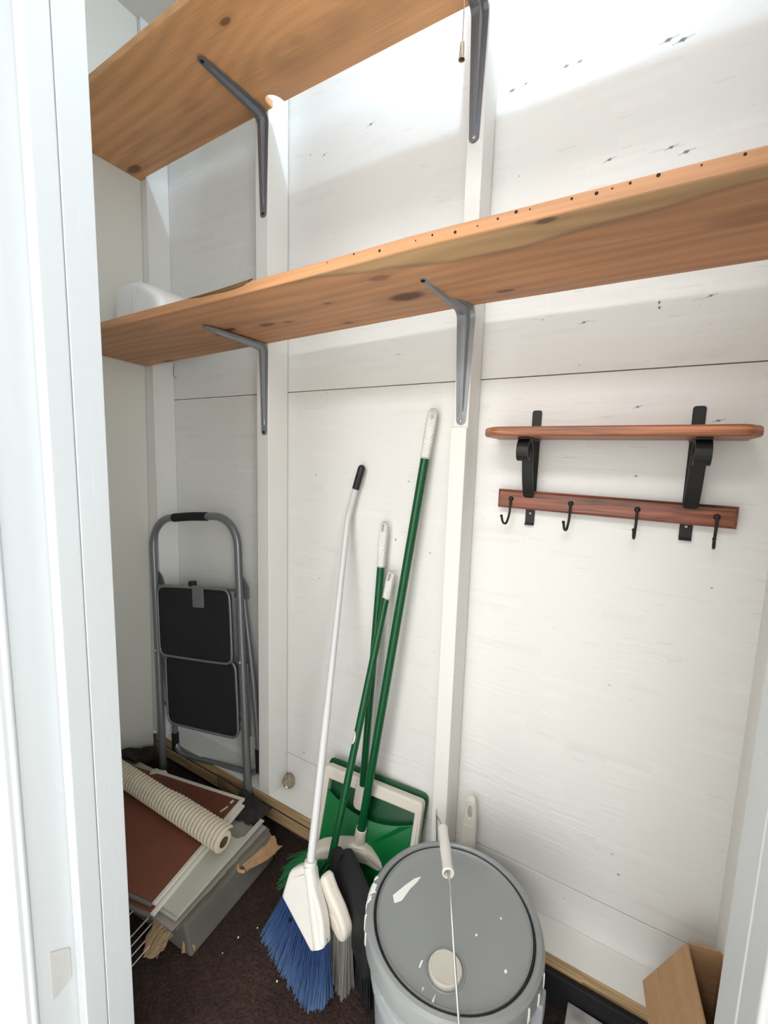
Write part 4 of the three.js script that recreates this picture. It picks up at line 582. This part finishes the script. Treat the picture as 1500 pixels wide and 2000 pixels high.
// ------------------------------------------------------------------ right corner: carton, slab, bar; crumbs on the carpet
{
  const t = thing('open_carton', 'open brown cardboard carton with one flap folded out, in the right corner', 'box', [0.185, 0, 0.16]);
  const A = V(0.173, 0.30, 0.089), B = V(0.187, 0.30, 0.235), far = V(0.226, 0.30, 0.075), near = V(0.226, 0.30, 0.245), wallOf = (p, q, th, name, drop = 0) => {
    const d = q.clone().sub(p).setY(0), n = V(-d.z, 0, d.x).normalize().multiplyScalar(th), pos = [], P = (e, y, k) => { const v = (e ? q : p).clone(); v.y = y ? v.y : 0.002; if (k) v.add(n); return v.toArray(); }, quad = (a, b, c, d2) => pos.push(...a, ...b, ...c, ...a, ...c, ...d2);
    quad(P(0, 0, 0), P(1, 0, 0), P(1, 1, 0), P(0, 1, 0)); quad(P(1, 0, 1), P(0, 0, 1), P(0, 1, 1), P(1, 1, 1)); quad(P(0, 1, 0), P(1, 1, 0), P(1, 1, 1), P(0, 1, 1)); quad(P(0, 0, 1), P(0, 0, 0), P(0, 1, 0), P(0, 1, 1)); quad(P(1, 0, 0), P(1, 0, 1), P(1, 1, 1), P(1, 1, 0)); quad(P(0, 0, 1), P(1, 0, 1), P(1, 0, 0), P(0, 0, 0));
    const g = new THREE.BufferGeometry(); g.setAttribute('position', new THREE.Float32BufferAttribute(pos, 3)); g.computeVertexNormals(); return partAt(name, boxUV(g), M.cardboard, t);
  };
  wallOf(A, B, 0.005, 'side_panel'); wallOf(far.clone().setY(0.302), A.clone().setY(0.302), 0.004, 'back_panel'); wallOf(near, far, 0.004, 'side_panel'); wallOf(B.clone().setY(0.29), near.clone().setY(0.29), 0.004, 'front_panel');
  partAt('bottom_panel', bx(0.18, 0.224, 0.001, 0.005, 0.09, 0.235, 0), M.cardboard, t);
  const q = [A.clone(), B.clone(), V(0.119, 0.185, 0.19), V(0.108, 0.196, 0.114)], nn = V(-0.0035, 0.002, 0), pos = [], quad = (a, b, c, d) => pos.push(...a.toArray(), ...b.toArray(), ...c.toArray(), ...a.toArray(), ...c.toArray(), ...d.toArray()), w = q.map((p) => p.clone().add(nn));
  quad(q[0], q[1], q[2], q[3]); quad(w[3], w[2], w[1], w[0]); for (let i = 0; i < 4; i++) quad(q[i], w[i], w[(i + 1) % 4], q[(i + 1) % 4]);
  const g = new THREE.BufferGeometry(); g.setAttribute('position', new THREE.Float32BufferAttribute(pos, 3)); g.computeVertexNormals(); partAt('flap', boxUV(g), M.cardboard, t);
  const s = thing('stone_slab', 'pale grey mottled slab lying on the floor between the pail and the carton', 'slab', [0.03, 0, 0.16]); s.rotation.y = -0.03;
  part('slab', boxUV(slab(roundPoly([[-0.055, -0.09], [0.125, -0.09], [0.125, 0.055], [-0.055, 0.055]], 0.003), 0.04, 0.002).rotateX(-Math.PI / 2)), M.slate, s);
  const b = thing('dark_bar', 'black rubber bar lying along the wall base to the right of the pail', 'bar', [0.06, 0, 0.095]);
  partAt('bar', bx(-0.13, 0.168, 0.001, 0.080, 0.0855, 0.1, 0.004), M.rubber, b);
  for (const [x, z, s2, k, where] of [[-0.766, 0.371, 0.0022, 1, 'largest of the white paint flakes on the dark carpet, midway to the boards'], [-0.742, 0.33, 0.0018, 2, 'white paint flake on the dark carpet, farthest back of the four'], [-0.772, 0.415, 0.0015, 3, 'small white paint flake on the dark carpet, nearest the doorway'], [-0.617, 0.389, 0.002, 4, 'white paint flake on the dark carpet just left of the blue bristles']]) {
    const c = thing('paint_flake', where, 'flake', [x, 0, z], 'paint flakes on the carpet');
    const R = rng(k * 7), g2 = slab(Array.from({ length: 6 }, (_, i) => { const a = i / 6 * 6.283, r = s2 * (0.6 + 0.8 * R()); return [r * Math.cos(a), r * Math.sin(a)]; }), 0.001, 0.0002, 1); g2.rotateX(-Math.PI / 2 + 0.3); g2.translate(0, 0.001, 0); part('flake', g2, M.paintDrip, c);
  }
  const cord = thing('wire_loop', 'short bent white wire hanging on the left corner stud just under the lower shelf', 'wire', [-1.5, 1.50, 0.01]);
  partAt('wire', tube([[-1.497, 1.535, 0.004], [-1.494, 1.51, 0.008], [-1.484, 1.495, 0.012], [-1.478, 1.488, 0.006]], 0.0012, 16, 6), std(0x9a978e, 0.6), cord);
}
renderer.render(scene, camera);
